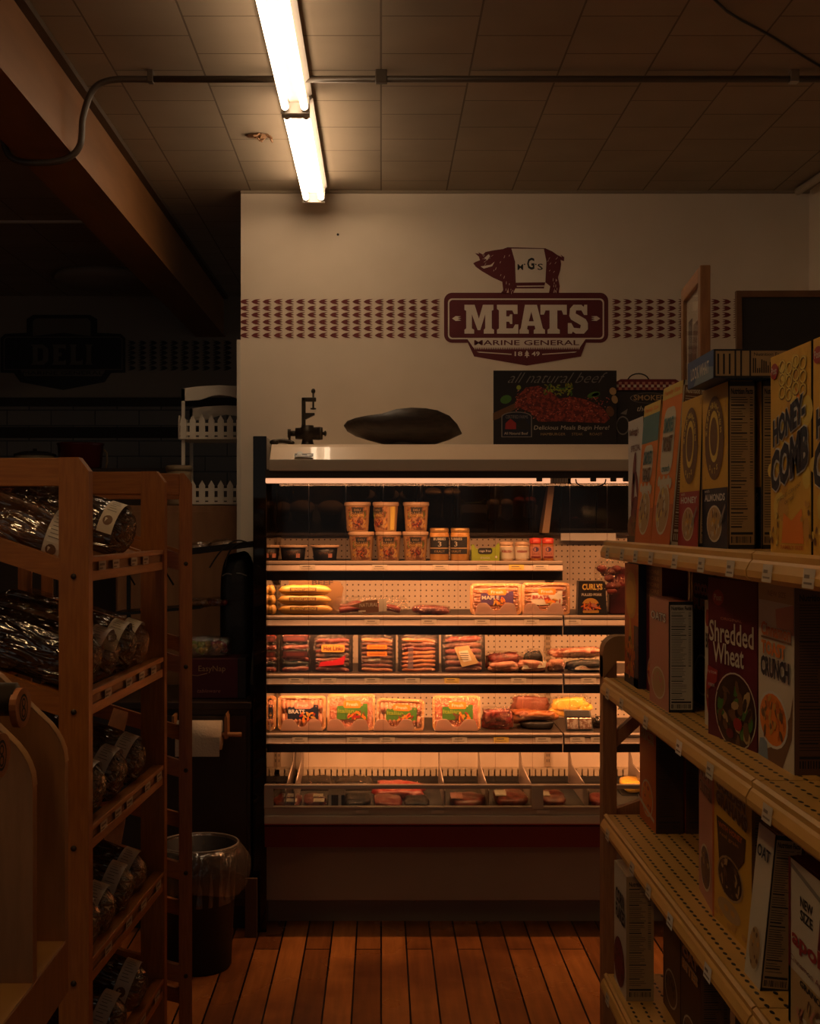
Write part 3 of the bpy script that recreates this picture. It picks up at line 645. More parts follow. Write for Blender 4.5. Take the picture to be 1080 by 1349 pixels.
# ---- art for cereal boxes
def art_specialk(m, F, w_, h):
    m.rect(F, 0, 0, w_, h, col['white'], 1); outlined(m, F, "Kellogg's", .02, h*.86, w_*.75, h*.93, 'dred', 'white', 3, .01, .01)
    m.text(F, 'SPECIAL', w_*.2, h*.74, w_*.85, h*.79, col['dred'], 3)
    m.ell(F, w_*.45, h*.60, w_*.10, h*.14, col['dred'], 3, rot=-.35); m.ell(F, w_*.34, h*.42, w_*.09, h*.16, col['dred'], 3, rot=-.3); m.ell(F, w_*.62, h*.46, w_*.07, h*.12, col['dred'], 3, rot=.35)
    m.ell(F, w_*.5, h*.25, w_*.30, h*.12, col['dred'], 3, rot=.2); m.ell(F, w_*.3, h*.12, w_*.33, h*.10, col['brown'], 3.2); flakes(m, F, w_*.5, h*.14, w_*.4, h*.12, ['dbrown', 'brown', 'dred', 'maroonbox'], 24, 2); m.rect(F, 0, 0, w_, h*.05, col['dbrown'], 7)
def art_smores(top):
    def f(m, F, w_, h):
        m.rect(F, 0, 0, w_, h, col['orange'], 1); m.rect(F, 0, h*.92, w_, h, col['lemon'], 2)
        if top: m.rect(F, 0, h*.72, w_, h*.92, col['teal'], 2)
        m.rect(F, 0, 0, w_, h*.25, col['dorange'], 2)
        m.text(F, 'Family Size', w_*.1, h*.935, w_*.9, h*.975, col['orange'], 3, .02)
        P = rrect(w_*.18, h*.44, w_*.80, h*.86 if not top else h*.70, w_*.18); m.poly(F, P, col['cream'], 3)
        y1 = .80 if not top else .66
        outlined(m, F, "S'MORES", w_*.24, h*(y1-.10), w_*.74, h*y1, 'teal', 'white', 5, .03, .03)
        outlined(m, F, 'TOAST', w_*.24, h*(y1-.22), w_*.74, h*(y1-.12), 'brown', 'white', 5, .03, .03)
        m.text(F, 'crunch', w_*.3, h*.455, w_*.7, h*.50, col['teal'], 5, .02)
        bowl_art(m, F, w_*.5, h*.22, w_*.34, h*.16, ['tan', 'cream', 'brown', 'lemon'], 'cream', 30, 4)
        for k in range(6): m.ell(F, w_*(.2+.12*k), h*(.40-.02*(k % 2)), w_*.07, h*.035, col['cream'], 4+k*.1, 8)
    return f
def art_hbo(low, word):
    def f(m, F, w_, h):
        m.rect(F, 0, 0, w_, h, col['yellow'], 1); m.rect(F, 0, 0, w_, h*.37, col[low], 2)
        m.ell(F, w_*.5, h*.68, w_*.38, h*.26, col['brown'], 3, 28); m.ell(F, w_*.5, h*.69, w_*.20, h*.16, col['lemon'], 4, 24); m.ell(F, w_*.5, h*.69, w_*.15, h*.12, col['brown'], 5, 20)
        # lettering that follows the ring
        for s_, a0, a1 in (('HONEYBUNCHES', 2.95, .2), ('OATS', 4.2, 5.2)):
            for i, ch in enumerate(s_):
                a = a0+(a1-a0)*i/(len(s_)-1); cu, cv = w_*.5+w_*.29*math.cos(a), h*.68+h*.205*math.sin(a); m.text(F, ch, cu-w_*.028, cv-h*.018, cu+w_*.028, cv+h*.018, col['lemon'], 6, .04)
        m.text(F, word, w_*.12, h*.29, w_*.92, h*.335, col['white'], 4, .03)
        m.text(F, 'with', w_*.12, h*.345, w_*.32, h*.365, col['white'], 4)
        bowl_art(m, F, w_*.5, h*.15, w_*.30, h*.115, ['tan', 'gold', 'brown', 'yellow', 'cream'], 'cream', 30, 8)
        m.poly(F, [(w_*.72, h*.15), (w_*.96, h*.27), (w_*.98, h*.25), (w_*.76, h*.13)], col['grey'], 8)
        for k in range(22): m.ell(F, w_*random.uniform(.04, .96), h*random.uniform(.4, .97), w_*.03, h*.012, col['gold'], 2, 7)
    return f
def art_honeycomb(m, F, w_, h):
    m.rect(F, 0, 0, w_, h, col['yellow'], 1)
    R = random.Random(5)
    for k in range(20): m.ell(F, w_*R.uniform(.05, .95), h*R.uniform(.03, .97), w_*R.uniform(.05, .16), h*R.uniform(.03, .08), col[R.choice(['gold', 'lemon', 'orange'])], 1.2+k*.05, 10)
    for i in range(3):
        for j in range(4):
            cu, cv = w_*(.32+.17*j), h*(.93-.065*i-.02*(j % 2)); m.ell(F, cu, cv, w_*.09, h*.036, col['brown'], 3, 12, ring=.62); m.ell(F, cu, cv+h*.002, w_*.085, h*.033, col['lemon'], 3.2, 12, ring=.72)
    m.ell(F, w_*.12, h*.92, w_*.10, h*.04, col['red'], 4); m.text(F, 'Post', w_*.05, h*.905, w_*.19, h*.94, col['white'], 5)
    def slant(u0, v0, u1, v1): return lambda u, v, d: F(u, v+(u-u0)*.22, d)
    G_ = slant(w_*.1, 0, 0, 0)
    outlined(m, G_, 'HONEY-', w_*.10, h*.53, w_*.90, h*.67, 'navy', 'white', 5, .05, .05)
    outlined(m, G_, 'COMB', w_*.04, h*.30, w_*.98, h*.51, 'navy', 'white', 5, .05, .05)
    m.text(G_, 'SWEETENED CORN & OAT', w_*.2, h*.235, w_*.8, h*.255, col['brown'], 5); m.text(G_, 'cereal', w_*.4, h*.20, w_*.62, h*.225, col['brown'], 5)
    m.poly(F, [(w_*.3, h*.05), (w_*.85, h*.05), (w_*.8, h*.22), (w_*.55, h*.16), (w_*.35, h*.20)], col['orange'], 2.5); m.text(F, 'FAMILY SIZE', w_*.3, h*.02, w_*.85, h*.04, col['dorange'], 5, .02)
    flakes(m, F, w_*.15, h*.12, w_*.2, h*.1, ['brown', 'gold', 'lemon'], 12, 6); flakes(m, F, w_*.9, h*.15, w_*.15, h*.12, ['gold', 'brown'], 8, 9)
def art_shredded(m, F, w_, h):
    m.rect(F, 0, 0, w_, h, col['maroonbox'], 1); m.ell(F, w_*.22, h*.88, w_*.12, h*.05, col['red'], 2); m.text(F, 'Post', w_*.14, h*.862, w_*.30, h*.90, col['cream'], 3)
    m.text(F, 'ORIGINAL', w_*.28, h*.745, w_*.72, h*.762, col['pink'], 3); m.text(F, 'Shredded', w_*.04, h*.60, w_*.95, h*.735, col['cream'], 4, .015); m.text(F, 'Wheat', w_*.12, h*.47, w_*.76, h*.60, col['cream'], 4, .015)
    m.poly(F, [(0, h*.28), (w_*.2, h*.35), (w_*.22, h*.42), (0, h*.44)], col['red'], 3); m.text(F, '0g SUGAR', w_*.02, h*.39, w_*.20, h*.41, col['white'], 4); m.text(F, 'FIBER', w_*.02, h*.31, w_*.16, h*.33, col['white'], 4)
    m.ell(F, w_*.58, h*.20, w_*.42, h*.235, col['cream'], 3, 28, ring=.96); P = [p for p in arc(w_*.58, h*.20, w_*.40, 0, 2*PI, 24)]
    m.ell(F, w_*.58, h*.20, w_*.39, h*.22, col['dbrown'], 3.2, 24); flakes(m, F, w_*.58, h*.19, w_*.40, h*.21, ['brown', 'tan', 'dbrown', 'brown', 'green'], 44, 3, size=.2); m.ell(F, w_*.66, h*.13, w_*.09, h*.04, col['red'], 8, 10); m.ell(F, w_*.5, h*.06, w_*.08, h*.03, col['dred'], 8, 10)
def art_toast(m, F, w_, h):
    m.rect(F, 0, 0, w_, h, col['cream'], 1); m.rect(F, 0, h*.90, w_, h, col['tan'], 1.5); m.poly(F, [(w_*.55, h*.70), (w_, h*.74), (w_, h*.9), (w_*.5, h*.86)], col['pink'], 1.7)
    m.text(F, 'NEW SIZE', w_*.3, h*.93, w_*.8, h*.96, col['brown'], 3)
    outlined(m, F, 'Cinnamon', w_*.12, h*.70, w_*.94, h*.78, 'dorange', 'white', 4, .03, .05); m.rect(F, w_*.1, h*.685, w_*.95, h*.695, col['brown'], 4)
    outlined(m, F, 'TOAST', w_*.12, h*.595, w_*.8, h*.675, 'orange', 'white', 4, .05, .05); outlined(m, F, 'CRUNCH', w_*.10, h*.47, w_*.90, h*.585, 'navy', 'white', 4, .05, .06)
    bowl_art(m, F, w_*.44, h*.24, w_*.42, h*.16, ['orange', 'dorange', 'gold', 'brown'], 'white', 40, 12)
    m.poly(F, [(w_*.2, h*.05), (w_*.5, h*.1), (w_*.9, h*.3), (w_*.98, h*.42), (w_*.95, h*.18), (w_*.7, h*.0), (w_*.3, 0)], col['brown'], 2)
    m.poly(F, [(w_*.0, h*.0), (w_*.3, h*.0), (w_*.25, h*.12), (w_*.05, h*.1)], col['lblue'], 2.2)
def art_life(m, F, w_, h):
    m.rect(F, 0, 0, w_, h, col['dorange'], 1); m.poly(F, rrect(w_*.1, h*.55, w_*.86, h*.93, w_*.3), col['gold'], 2); m.rect(F, w_*.7, 0, w_, h*.5, col['navy'], 3); m.rect(F, 0, 0, w_, h*.07, col['navy'], 3)
    m.text(F, 'FAMILY', w_*.2, h*.92, w_*.75, h*.95, col['gold'], 4); m.ell(F, w_*.45, h*.72, w_*.33, h*.14, col['yellow'], 3, 24)
    flakes(m, F, w_*.45, h*.22, w_*.42, h*.18, ['orange', 'gold', 'red', 'dorange', 'navy'], 40, 15)
    m.poly(F, [(w_*.3, h*.3), (w_*.6, h*.3), (w_*.5, h*.5), (w_*.4, h*.62), (w_*.38, h*.45)], col['yellow'], 3.5)
def art_loops(m, F, w_, h):
    m.rect(F, 0, 0, w_, h, col['dred'], 1); m.rect(F, 0, h*.72, w_, h, col['brown'], 2)
    for k in range(5): m.text(F, 'MORE', w_*.1, h*(.74+.05*k), w_*.85, h*(.77+.05*k), col['tan'], 3)
    outlined(m, F, 'Fruit', w_*.3, h*.60, w_*.85, h*.68, 'lemon', 'brown', 4, .02, .05); outlined(m, F, 'Rings', w_*.3, h*.52, w_*.9, h*.60, 'cream', 'brown', 4, .02, .05)
    m.poly(F, [(w_*.45, h*.22), (w_*.75, h*.22), (w_*.65, h*.48), (w_*.5, h*.46)], col['gold'], 4)
    bowl_art(m, F, w_*.5, h*.16, w_*.42, h*.14, ['orange', 'red', 'gold', 'dorange', 'green'], 'cream', 34, 18)
def art_plain(bc, tc, words, fl=('tan', 'gold', 'brown')):
    def f(m, F, w_, h):
        m.rect(F, 0, 0, w_, h, col[bc], 1); n_ = len(words)
        for i, s_ in enumerate(words): outlined(m, F, s_, w_*.12, h*(.80-.11*i), w_*.9, h*(.88-.11*i), tc, 'white' if tc != 'white' else 'black', 4, .03, .04)
        bowl_art(m, F, w_*.5, h*.22, w_*.36, h*.15, list(fl), 'cream', 26, 21)
    return f
def art_grahams(m, F, w_, h):
    m.rect(F, 0, 0, w_, h, col['yellow'], 1); m.rect(F, 0, 0, w_*.05, h, col['dorange'], 2)
    G_ = lambda u, v, d: F(u, v-(u-w_*.1)*.10, d)
    outlined(m, G_, 'GOLDEN', w_*.12, h*.84, w_*.88, h*.92, 'brown', 'cream', 4, .05, .05); outlined(m, G_, 'GRAHAMS', w_*.12, h*.74, w_*.92, h*.83, 'brown', 'cream', 4, .05, .05)
    m.poly(F, [(w_*.12, h*.66), (w_*.88, h*.64), (w_*.84, h*.5), (w_*.6, h*.38), (w_*.2, h*.36)], col['dbrown'], 3); m.text(F, 'WITH HONEY', w_*.18, h*.60, w_*.8, h*.635, col['dorange'], 4, .03); m.text(F, 'real grain', w_*.22, h*.55, w_*.7, h*.58, col['gold'], 4)
    bowl_art(m, F, w_*.48, h*.33, w_*.34, h*.13, ['dbrown', 'brown', 'dbrown', 'tan'], 'tan', 34, 23); m.ell(F, w_*.45, h*.13, w_*.3, h*.06, col['tan'], 2.5)
    for k in range(8): m.ell(F, w_*random.uniform(.1, .9), h*random.uniform(.03, .15), w_*.06, h*.02, col['gold'], 3+k*.1, 8)
def art_granola(m, F, w_, h):
    m.rect(F, 0, 0, w_, h, col['cream'], 1); m.rect(F, 0, 0, w_*.06, h, col['dred'], 2); m.poly(F, [(w_*.05, h*.98), (w_, h*.88), (w_, h*.85), (w_*.05, h*.95)], col['grey'], 2)
    m.text(F, 'NEW', w_*.3, h*.76, w_*.6, h*.82, col['ink'] if 'ink' in col else ink, 3, .03); m.text(F, 'SIZE', w_*.3, h*.68, w_*.6, h*.745, ink, 3, .03)
    m.poly(F, [(w_*.7, h*.6), (w_, h*.62), (w_, h*.82), (w_*.75, h*.78)], col['maroonbox'], 2)
    m.text(F, 'apole', w_*.10, h*.47, w_*.98, h*.60, col['red'], 4, .03); m.text(F, 'Cinnamon Apple', w_*.05, h*.385, w_*.98, h*.43, col['dred'], 4); m.rect(F, 0, 0, w_, h*.34, col['tan'], 2); m.text(F, 'GRANOLA', w_*.3, h*.29, w_*.95, h*.33, ink, 4, .03)
    flakes(m, F, w_*.55, h*.14, w_*.42, h*.13, ['pink', 'brown', 'tan', 'dred', 'cream'], 34, 31)
def art_corn(m, F, w_, h):
    m.rect(F, 0, 0, w_, h, col['cream'], 1); outlined(m, F, 'CORN', w_*.2, h*.70, w_*.9, h*.82, 'black', 'white', 4, .04, .04); outlined(m, F, 'FLAKES', w_*.2, h*.57, w_*.95, h*.69, 'black', 'white', 4, .04, .04)
    m.ell(F, w_*.45, h*.22, w_*.44, h*.2, col['maroonbox'], 3); flakes(m, F, w_*.45, h*.22, w_*.4, h*.17, ['dbrown', 'brown', 'maroonbox'], 24, 41)
def s_facts(seed, pc='tan', ic='black', frame=True): return lambda m, F, w_, h: facts(m, F, w_, h, seed, pc, ic, frame)
def s_plain(c): return lambda m, F, w_, h: m.rect(F, 0, 0, w_, h, col[c], 1)
z = GZ[0]
carton('white cereal box with dark red swoosh, farthest on the top cereal shelf', .62, 3.12, 2.945, z, .30, .055, 'white', art_specialk, s_facts(1))
carton('orange toast cereal box with teal band, left of its taller twin on the top shelf', .598, 2.935, 2.765, z, .322, .06, 'orange', art_smores(True), s_facts(2, 'brown', 'tan'), lean=.075, edge='lemon')
carton('orange marshmallow toast cereal box with yellow top, leaning back on the top shelf', .598, 2.760, 2.580, z, .345, .06, 'orange', art_smores(False), s_facts(3, 'brown', 'cream'), lean=.085, edge='lemon')
carton('yellow and red honey oat cereal box on the top shelf behind the almond one', .612, 2.565, 2.405, z, .295, .055, 'yellow', art_hbo('red', 'HONEY'), s_facts(4), lean=.03)
carton('yellow and navy almond oat cereal box with nutrition panel showing on the top shelf', .620, 2.400, 2.225, z, .30, .049, 'yellow', art_hbo('navy', 'ALMONDS'), s_facts(5, 'tan', 'black'))
carton('second almond oat cereal box tucked directly behind the front one', .680, 2.400, 2.225, z, .30, .049, 'navy', art_hbo('navy', 'ALMONDS'), s_facts(6, 'tan', 'black'))
carton('yellow honeycomb cereal box with slanted navy lettering, farther of the two', .620, 1.980, 1.795, z, .309, .06, 'yellow', art_honeycomb, s_facts(7))
carton('yellow honeycomb cereal box cut off by the right edge of the photo', .620, 1.785, 1.60, z, .309, .06, 'yellow', art_honeycomb, s_facts(8))
carton('yellow honeycomb cereal box in the second row behind the front pair', .690, 1.98, 1.795, z, .335, .06, 'yellow', art_honeycomb, s_facts(9))
# box lying flat on top
t = thing('cereal_box', 'blue and tan cereal box lying flat across the tops of other boxes', 'cereal box', (.585, 2.19, z+.3022), (0, 0, -.02), 'cereal boxes on the right hand shelving')
m = MB(); m.box(0, .28, 0, .20, 0, .05, col['blue']); Fs = plane((0, 0, 0), (1, 0, 0), (0, 0, 1)); Fe = plane((0, .20, 0), (0, -1, 0), (0, 0, 1))
m.rect(Fs, 0, 0, .28, .05, col['tan'], 1); m.rect(Fs, 0, 0, .28, .003, col['black'], 2); m.rect(Fs, 0, .047, .28, .05, col['black'], 2)
for x in (.0, .036, .046, .062, .13, .135): m.rect(Fs, x, 0, x+.003, .05, col['black'], 2)
R = random.Random(2)
for k in range(16): m.rect(Fs, .068+k*.0037, .008, .070+k*.0037, R.uniform(.015, .035), col['black'], 2)
for k in range(3): m.rect(Fs, .006+k*.01, .006, .009+k*.01, .042, col['black'], 2)
m.text(Fs, 'Nutrition Facts', .07, .038, .125, .044, col['black'], 2); m.text(Fs, 'INGREDIENTS', .145, .038, .22, .044, col['black'], 2)
for k in range(7): m.rect(Fs, .145, .033-k*.004, .145+R.uniform(.08, .12), .0345-k*.004, col['black'], 2)
m.build('carton', t); m = MB(); m.rect(Fe, 0, 0, .20, .05, col['blue'], 1); m.poly(Fe, [(.05, .0), (.2, .0), (.2, .02), (.1, .03)], col['lblue'], 2); m.text(Fe, 'LOOK WHAT', .03, .012, .17, .035, col['white'], 3, .02); m.build('end_print', t)
z = GZ[1]
carton('orange cereal box with golden arch and navy corner, farthest on the second shelf', .615, 3.14, 2.975, z, .297, .058, 'navy', art_life, s_plain('navy'))
carton('red and orange ring cereal box, second from the far end of the second shelf', .632, 2.965, 2.80, z, .297, .058, 'dred', art_loops, s_plain('dred'))
carton('small cereal box turned to show its pale nutrition panel on the second shelf', .602, 2.79, 2.606, z, .232, .052, 'pink', art_plain('pink', 'white', ['OATS'], ('tan', 'pink')), s_facts(12, 'cream'))
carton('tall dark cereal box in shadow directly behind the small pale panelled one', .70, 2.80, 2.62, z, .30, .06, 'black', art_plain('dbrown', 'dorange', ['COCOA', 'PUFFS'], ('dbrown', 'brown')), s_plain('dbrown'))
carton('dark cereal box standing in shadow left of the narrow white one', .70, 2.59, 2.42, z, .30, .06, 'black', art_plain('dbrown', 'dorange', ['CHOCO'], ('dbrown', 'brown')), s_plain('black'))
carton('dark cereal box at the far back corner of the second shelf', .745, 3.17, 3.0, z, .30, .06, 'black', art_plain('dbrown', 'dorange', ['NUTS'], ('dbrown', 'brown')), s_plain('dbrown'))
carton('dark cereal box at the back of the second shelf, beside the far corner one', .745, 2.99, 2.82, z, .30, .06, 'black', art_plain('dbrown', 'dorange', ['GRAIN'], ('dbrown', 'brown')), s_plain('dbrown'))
def art_cheer(m, F, w_, h):
    m.rect(F, 0, 0, w_, h, col['cream'], 1); m.ell(F, w_*.2, h*.86, w_*.14, h*.07, col['red'], 2); m.text(F, 'BRAN', w_*.1, h*.62, w_*.7, h*.74, ink, 3, .03); m.ell(F, w_*.6, h*.28, w_*.5, h*.24, col['red'], 2, 24); flakes(m, F, w_*.6, h*.28, w_*.4, h*.2, ['dred', 'brown', 'tan'], 24, 44)
carton('narrow white cereal box with red circle peeking out beside the shredded wheat', .64, 2.46, 2.36, z, .245, .05, 'cream', art_cheer, s_plain('dred'))
carton('deep maroon shredded wheat cereal box on the second shelf', .617, 2.347, 2.145, z, .294, .06, 'maroonbox', art_shredded, s_plain('maroonbox'), X2=.648)
carton('cream cinnamon toast cereal box with navy lettering, nearest on the second shelf', .649, 2.14, 1.955, z, .296, .075, 'cream', art_toast, s_facts(14, 'brown', 'black', False))
carton('cereal box behind the cinnamon toast one, only its dim side showing', .735, 2.14, 1.955, z, .296, .06, 'brown', art_toast, s_facts(15, 'brown', 'black', False))
z = GZ[2]
carton('red orange cereal box with pale stripe, farthest on the third shelf', .660, 3.175, 2.99, z, .30, .065, 'dorange', lambda m, F, w_, h: (art_plain('dorange', 'gold', ['CRISP', 'RICE'], ('orange', 'gold', 'red'))(m, F, w_, h), m.poly(F, [(0, h*.16), (w_, h*.08), (w_, h*.11), (0, h*.19)], col['cream'], 9)), s_facts(21, 'dbrown', 'black', False))
carton('dark sided cereal box just behind the far red orange one on the third shelf', .732, 3.175, 2.99, z, .30, .065, 'dbrown', art_plain('dorange', 'gold', ['CRISP', 'RICE']), s_facts(22, 'dbrown', 'black', False))
carton('pinkish cereal box left of the golden one on the third shelf', .650, 2.545, 2.375, z, .30, .05, 'tan', art_plain('pink', 'dred', ['NUT', 'CLUSTER'], ('brown', 'tan', 'purple')), s_plain('brown'), X2=.634)
carton('golden graham cereal box with dark bowl picture on the third shelf', .631, 2.368, 2.15, z, .30, .055, 'yellow', art_grahams, s_facts(24, 'brown', 'black', False), X2=.640)
carton('pale cereal box leaning back, side panel showing, on the third shelf', .604, 2.07, 1.985, z, .25, .046, 'tan', art_plain('cream', 'navy', ['OAT']), s_facts(25, 'tan', 'black'), lean=.10)
carton('cereal box with red lettered apple granola front at the lower right edge', .612, 1.868, 1.69, z, .247, .06, 'dred', art_granola, s_plain('dred'))
z = GZ[3]
carton('white corn flakes box alone at the far end of the bottom shelf', .592, 3.16, 3.006, z, .30, .066, 'cream', art_corn, s_facts(31, 'tan', 'black', False))
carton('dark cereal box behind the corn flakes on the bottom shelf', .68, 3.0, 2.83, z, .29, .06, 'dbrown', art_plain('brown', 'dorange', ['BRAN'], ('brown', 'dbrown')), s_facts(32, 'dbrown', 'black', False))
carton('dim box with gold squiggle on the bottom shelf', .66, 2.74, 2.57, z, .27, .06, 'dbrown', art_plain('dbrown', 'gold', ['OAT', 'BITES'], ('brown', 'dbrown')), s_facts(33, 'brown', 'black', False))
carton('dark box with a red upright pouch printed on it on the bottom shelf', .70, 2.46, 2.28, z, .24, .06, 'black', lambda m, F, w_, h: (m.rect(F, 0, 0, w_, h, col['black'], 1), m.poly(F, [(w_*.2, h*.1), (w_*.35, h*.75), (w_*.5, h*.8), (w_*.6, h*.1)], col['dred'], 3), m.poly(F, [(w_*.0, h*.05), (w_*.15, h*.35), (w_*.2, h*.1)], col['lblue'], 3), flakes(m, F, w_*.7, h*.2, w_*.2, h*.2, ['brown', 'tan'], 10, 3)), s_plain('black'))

# ------------------------------------------------------------------ framed picture, wooden end stand, chalkboard
t = thing('framed_picture', 'oak framed glazed picture standing edge on behind the orange cereal boxes', 'picture frame', (.759, 3.06, GZ[0]), (0, 0, -.10))
fw = mat('picture_oak', (.34, .15, .05), .45, col2=(.26, .11, .035), scale=9, stretch=(12, 12, 1.5)); m = MB(); Hh = .648
m.box(0, .024, -.16, -.125, 0, Hh, fw, .002); m.box(0, .024, .125, .16, 0, Hh, fw, .002); m.box(0, .024, -.125, .125, Hh-.035, Hh, woodAy, .002); m.box(0, .024, -.125, .125, 0, .035, woodAy, .002); m.build('frame', t)
m = MB(); m.box(.010, .014, -.125, .125, .035, Hh-.035, col['cream']); F_ = plane((.010, .125, .035), (0, -1, 0), (0, 0, 1))
for a in ((.03, .30, .10, .52), (.13, .20, .22, .40), (.04, .05, .2, .16)): m.rect(F_, a[0], a[1], a[2], a[3], col['dbrown'], 1)
m.poly(F_, [(.04, .2), (.1, .24), (.2, .5), (.12, .5)], col['brown'], 2); m.poly(F_, [(.0, .0), (.06, .0), (.2, .3), (.16, .3)], col['dbrown'], 2); m.build('picture', t)
m = MB(); m.box(.004, .006, -.125, .125, .035, Hh-.035, film('picture_glass', .12, .03, (1, 1, 1), 0)); m.build('glass', t)
t = thing('chalkboard', 'blank black chalkboard in a brown wooden frame at right', 'chalkboard', (1.75, 5.20, 1.963), (-.04, 0, -.02))
m = MB(); a, b, h = -.262, .24, .655
fm = mat('walnut_frame', (.17, .08, .032), .5, col2=(.13, .06, .024), scale=9, stretch=(2, 12, 2))
m.box(a, a+.024, -.012, .012, 0, h, fm, .002); m.box(b-.024, b, -.012, .012, 0, h, fm, .002); m.box(a+.024, b-.024, -.012, .012, h-.028, h, fm, .002); m.box(a+.024, b-.024, -.012, .012, 0, .028, fm, .002); m.build('frame', t)
m = MB(); m.box(a+.024, b-.024, -.002, .006, .028, h-.028, mat('chalkboard_slate', (.022, .020, .018), .75)); m.build('slate', t)
t = thing('wooden_end_stand', 'plain wooden stand with rounded top at the far end of the cereal shelving', 'stand', (.585, 3.24, 0))
wd = mat('brown_pine', (.36, .17, .06), .5, col2=(.27, .12, .042), scale=8, stretch=(14, 14, 1.5))
m = MB(); m.box(-.012, .024, -.025, .025, 0, 1.30, wd, .003); m.build('upright', t)
m = MB(); m.box(.52, .556, -.025, .025, 0, 1.30, wd, .003); m.build('upright', t)
m = MB(); m.prism([(-.012, 1.242), (-.012, 1.31)]+arc(.028, 1.31, .04, PI, PI/2, 5)+[(.556, 1.35), (.556, 1.285), (.024, 1.285)], -.028, .028, 'y', mat('brown_pine_top', (.42, .22, .08), .5)); m.build('top_rail', t)
m = MB(); m.prism([(.024, 1.10), (.09, 1.16), (.13, 1.16), (.024, 1.06)], -.015, .015, 'y', wd); m.build('brace', t)
m = MB(); m.prism([(.024, .84), (.55, .90), (.55, 1.0), (.12, .935), (.024, .90)], -.012, .012, 'y', wd); m.build('cross_rail', t)
m = MB(); m.box(.024, .52, -.015, .015, .10, .16, wd, .002); m.build('foot_rail', t)
# ------------------------------------------------------------------ things on top of the case
TOPZ = 1.962
iron = mat('dark_cast_iron', (.035, .027, .020), .42, metal=.7, col2=(.06, .045, .03), scale=30)
t = thing('meat_grinder', 'small antique cast iron hand grinder with clamp standing up, on the case', 'grinder', (PX(405, 5.2), 5.2, TOPZ))
m = MB(); m.lathe([(.032, 0), (.034, .006), (.026, .012), (.022, .03), (.034, .04), (.036, .075), (.026, .082), (.026, .088)], iron, 18, c=(0, 0, 0)); m.tube([(-.05, 0, .055), (.05, 0, .055)], [.024, .028], iron, 14); m.build('body', t)
m = MB(); m.tube([(-.085, 0, .058), (-.045, 0, .058)], .008, iron, 8); m.lathe([(.018, -.004), (.018, .004)], iron, 10); 
m = MB(); m.tube([(-.07, 0, .055), (-.045, 0, .055)], .012, iron, 10); m.tube([(-.082, 0, .055), (-.070, 0, .055)], [.019, .019], iron, 10); m.tube([(-.075, 0, .055), (-.075, -.01, .0)], .005, iron, 8); m.build('crank', t)
m = MB(); m.tube([(.05, 0, .055), (.063, 0, .055)], [.028, .026], iron, 14); m.tube([(.063, 0, .055), (.078, 0, .055)], .007, iron, 8); m.blob((.074, 0, .055), (.006, .012, .012), iron, 10, 6); m.build('end_plate', t)
m = MB(); m.box(-.024, -.008, -.012, .012, .08, .205, iron, .003); m.box(-.024, .036, -.012, .012, .188, .205, iron, .003); m.prism([(-.01, .112), (.03, .132), (.03, .140), (-.01, .140)], -.012, .012, 'y', iron); m.build('clamp', t)
m = MB(); m.tube([(.024, 0, .158), (.024, 0, .23)], .004, iron, 8); m.lathe([(.0, .154), (.012, .156), (.012, .161), (0, .163)], iron, 12, c=(.024, 0, 0)); m.blob((.024, 0, .232), (.009, .006, .011), iron, 10, 8); m.build('clamp_screw', t)
m = MB(); m.tube(spline([(PX(360, 5.15), 5.12, TOPZ+.012), (PX(372, 5.15), 5.14, TOPZ+.02), (PX(388, 5.15), 5.13, TOPZ+.010)], 5), [.004]+[.009]*9+[.004], iron, 8); m.blob((PX(362, 5.15), 5.12, TOPZ+.013), (.02, .012, .012), iron, 12, 6)
tag(m.build('iron_handle'), 'loose dark iron handle lying on the case left of the grinder', 'handle')
# wooden trencher bowl
t = thing('dough_bowl', 'long dark boat shaped bowl on a foot, on top of the case', 'bowl', (PX(531, 5.25), 5.25, TOPZ))
m = MB(); vs = []; fs = []
prof = [(-.250, .090, .0, .094), (-.235, .066, .04, .108), (-.20, .046, .075, .118), (-.15, .030, .10, .126), (-.09, .014, .118, .132), (-.03, .008, .125, .150), (.03, .006, .128, .156), (.09, .006, .125, .154), (.14, .014, .115, .146), (.19, .030, .09, .126), (.225, .046, .055, .094), (.247, .056, .0, .062)]
nn = 16
for x, zb, hw, zt in prof:
    for k in range(nn+1):
        a = PI*k/nn; vs.append((x, -hw*math.cos(a), zt-(zt-zb)*math.sin(a)**.8))
    for k in range(nn+1):
        a = PI*(nn-k)/nn; vs.append((x, -max(hw-.008, 0)*math.cos(a), zt-max((zt-zb)-.010, 0)*math.sin(a)**.8))
W2 = 2*(nn+1)
for i in range(len(prof)-1):
    for k in range(W2): q_ = i*W2+k; e_ = i*W2+(k+1) % W2; fs.append((q_, q_+W2, e_+W2, e_))
bw = mat('blackened_bowl', (.030, .022, .017), .38, col2=(.055, .04, .028), scale=14, stretch=(1, 6, 6))
m.add(vs, fs, bw, True); m.build('bowl', t)
m = MB(); m.lathe([(.082, 0), (.078, .012), (.088, .03)], bw, 24, sx=1, sy=.7); m.build('foot', t)
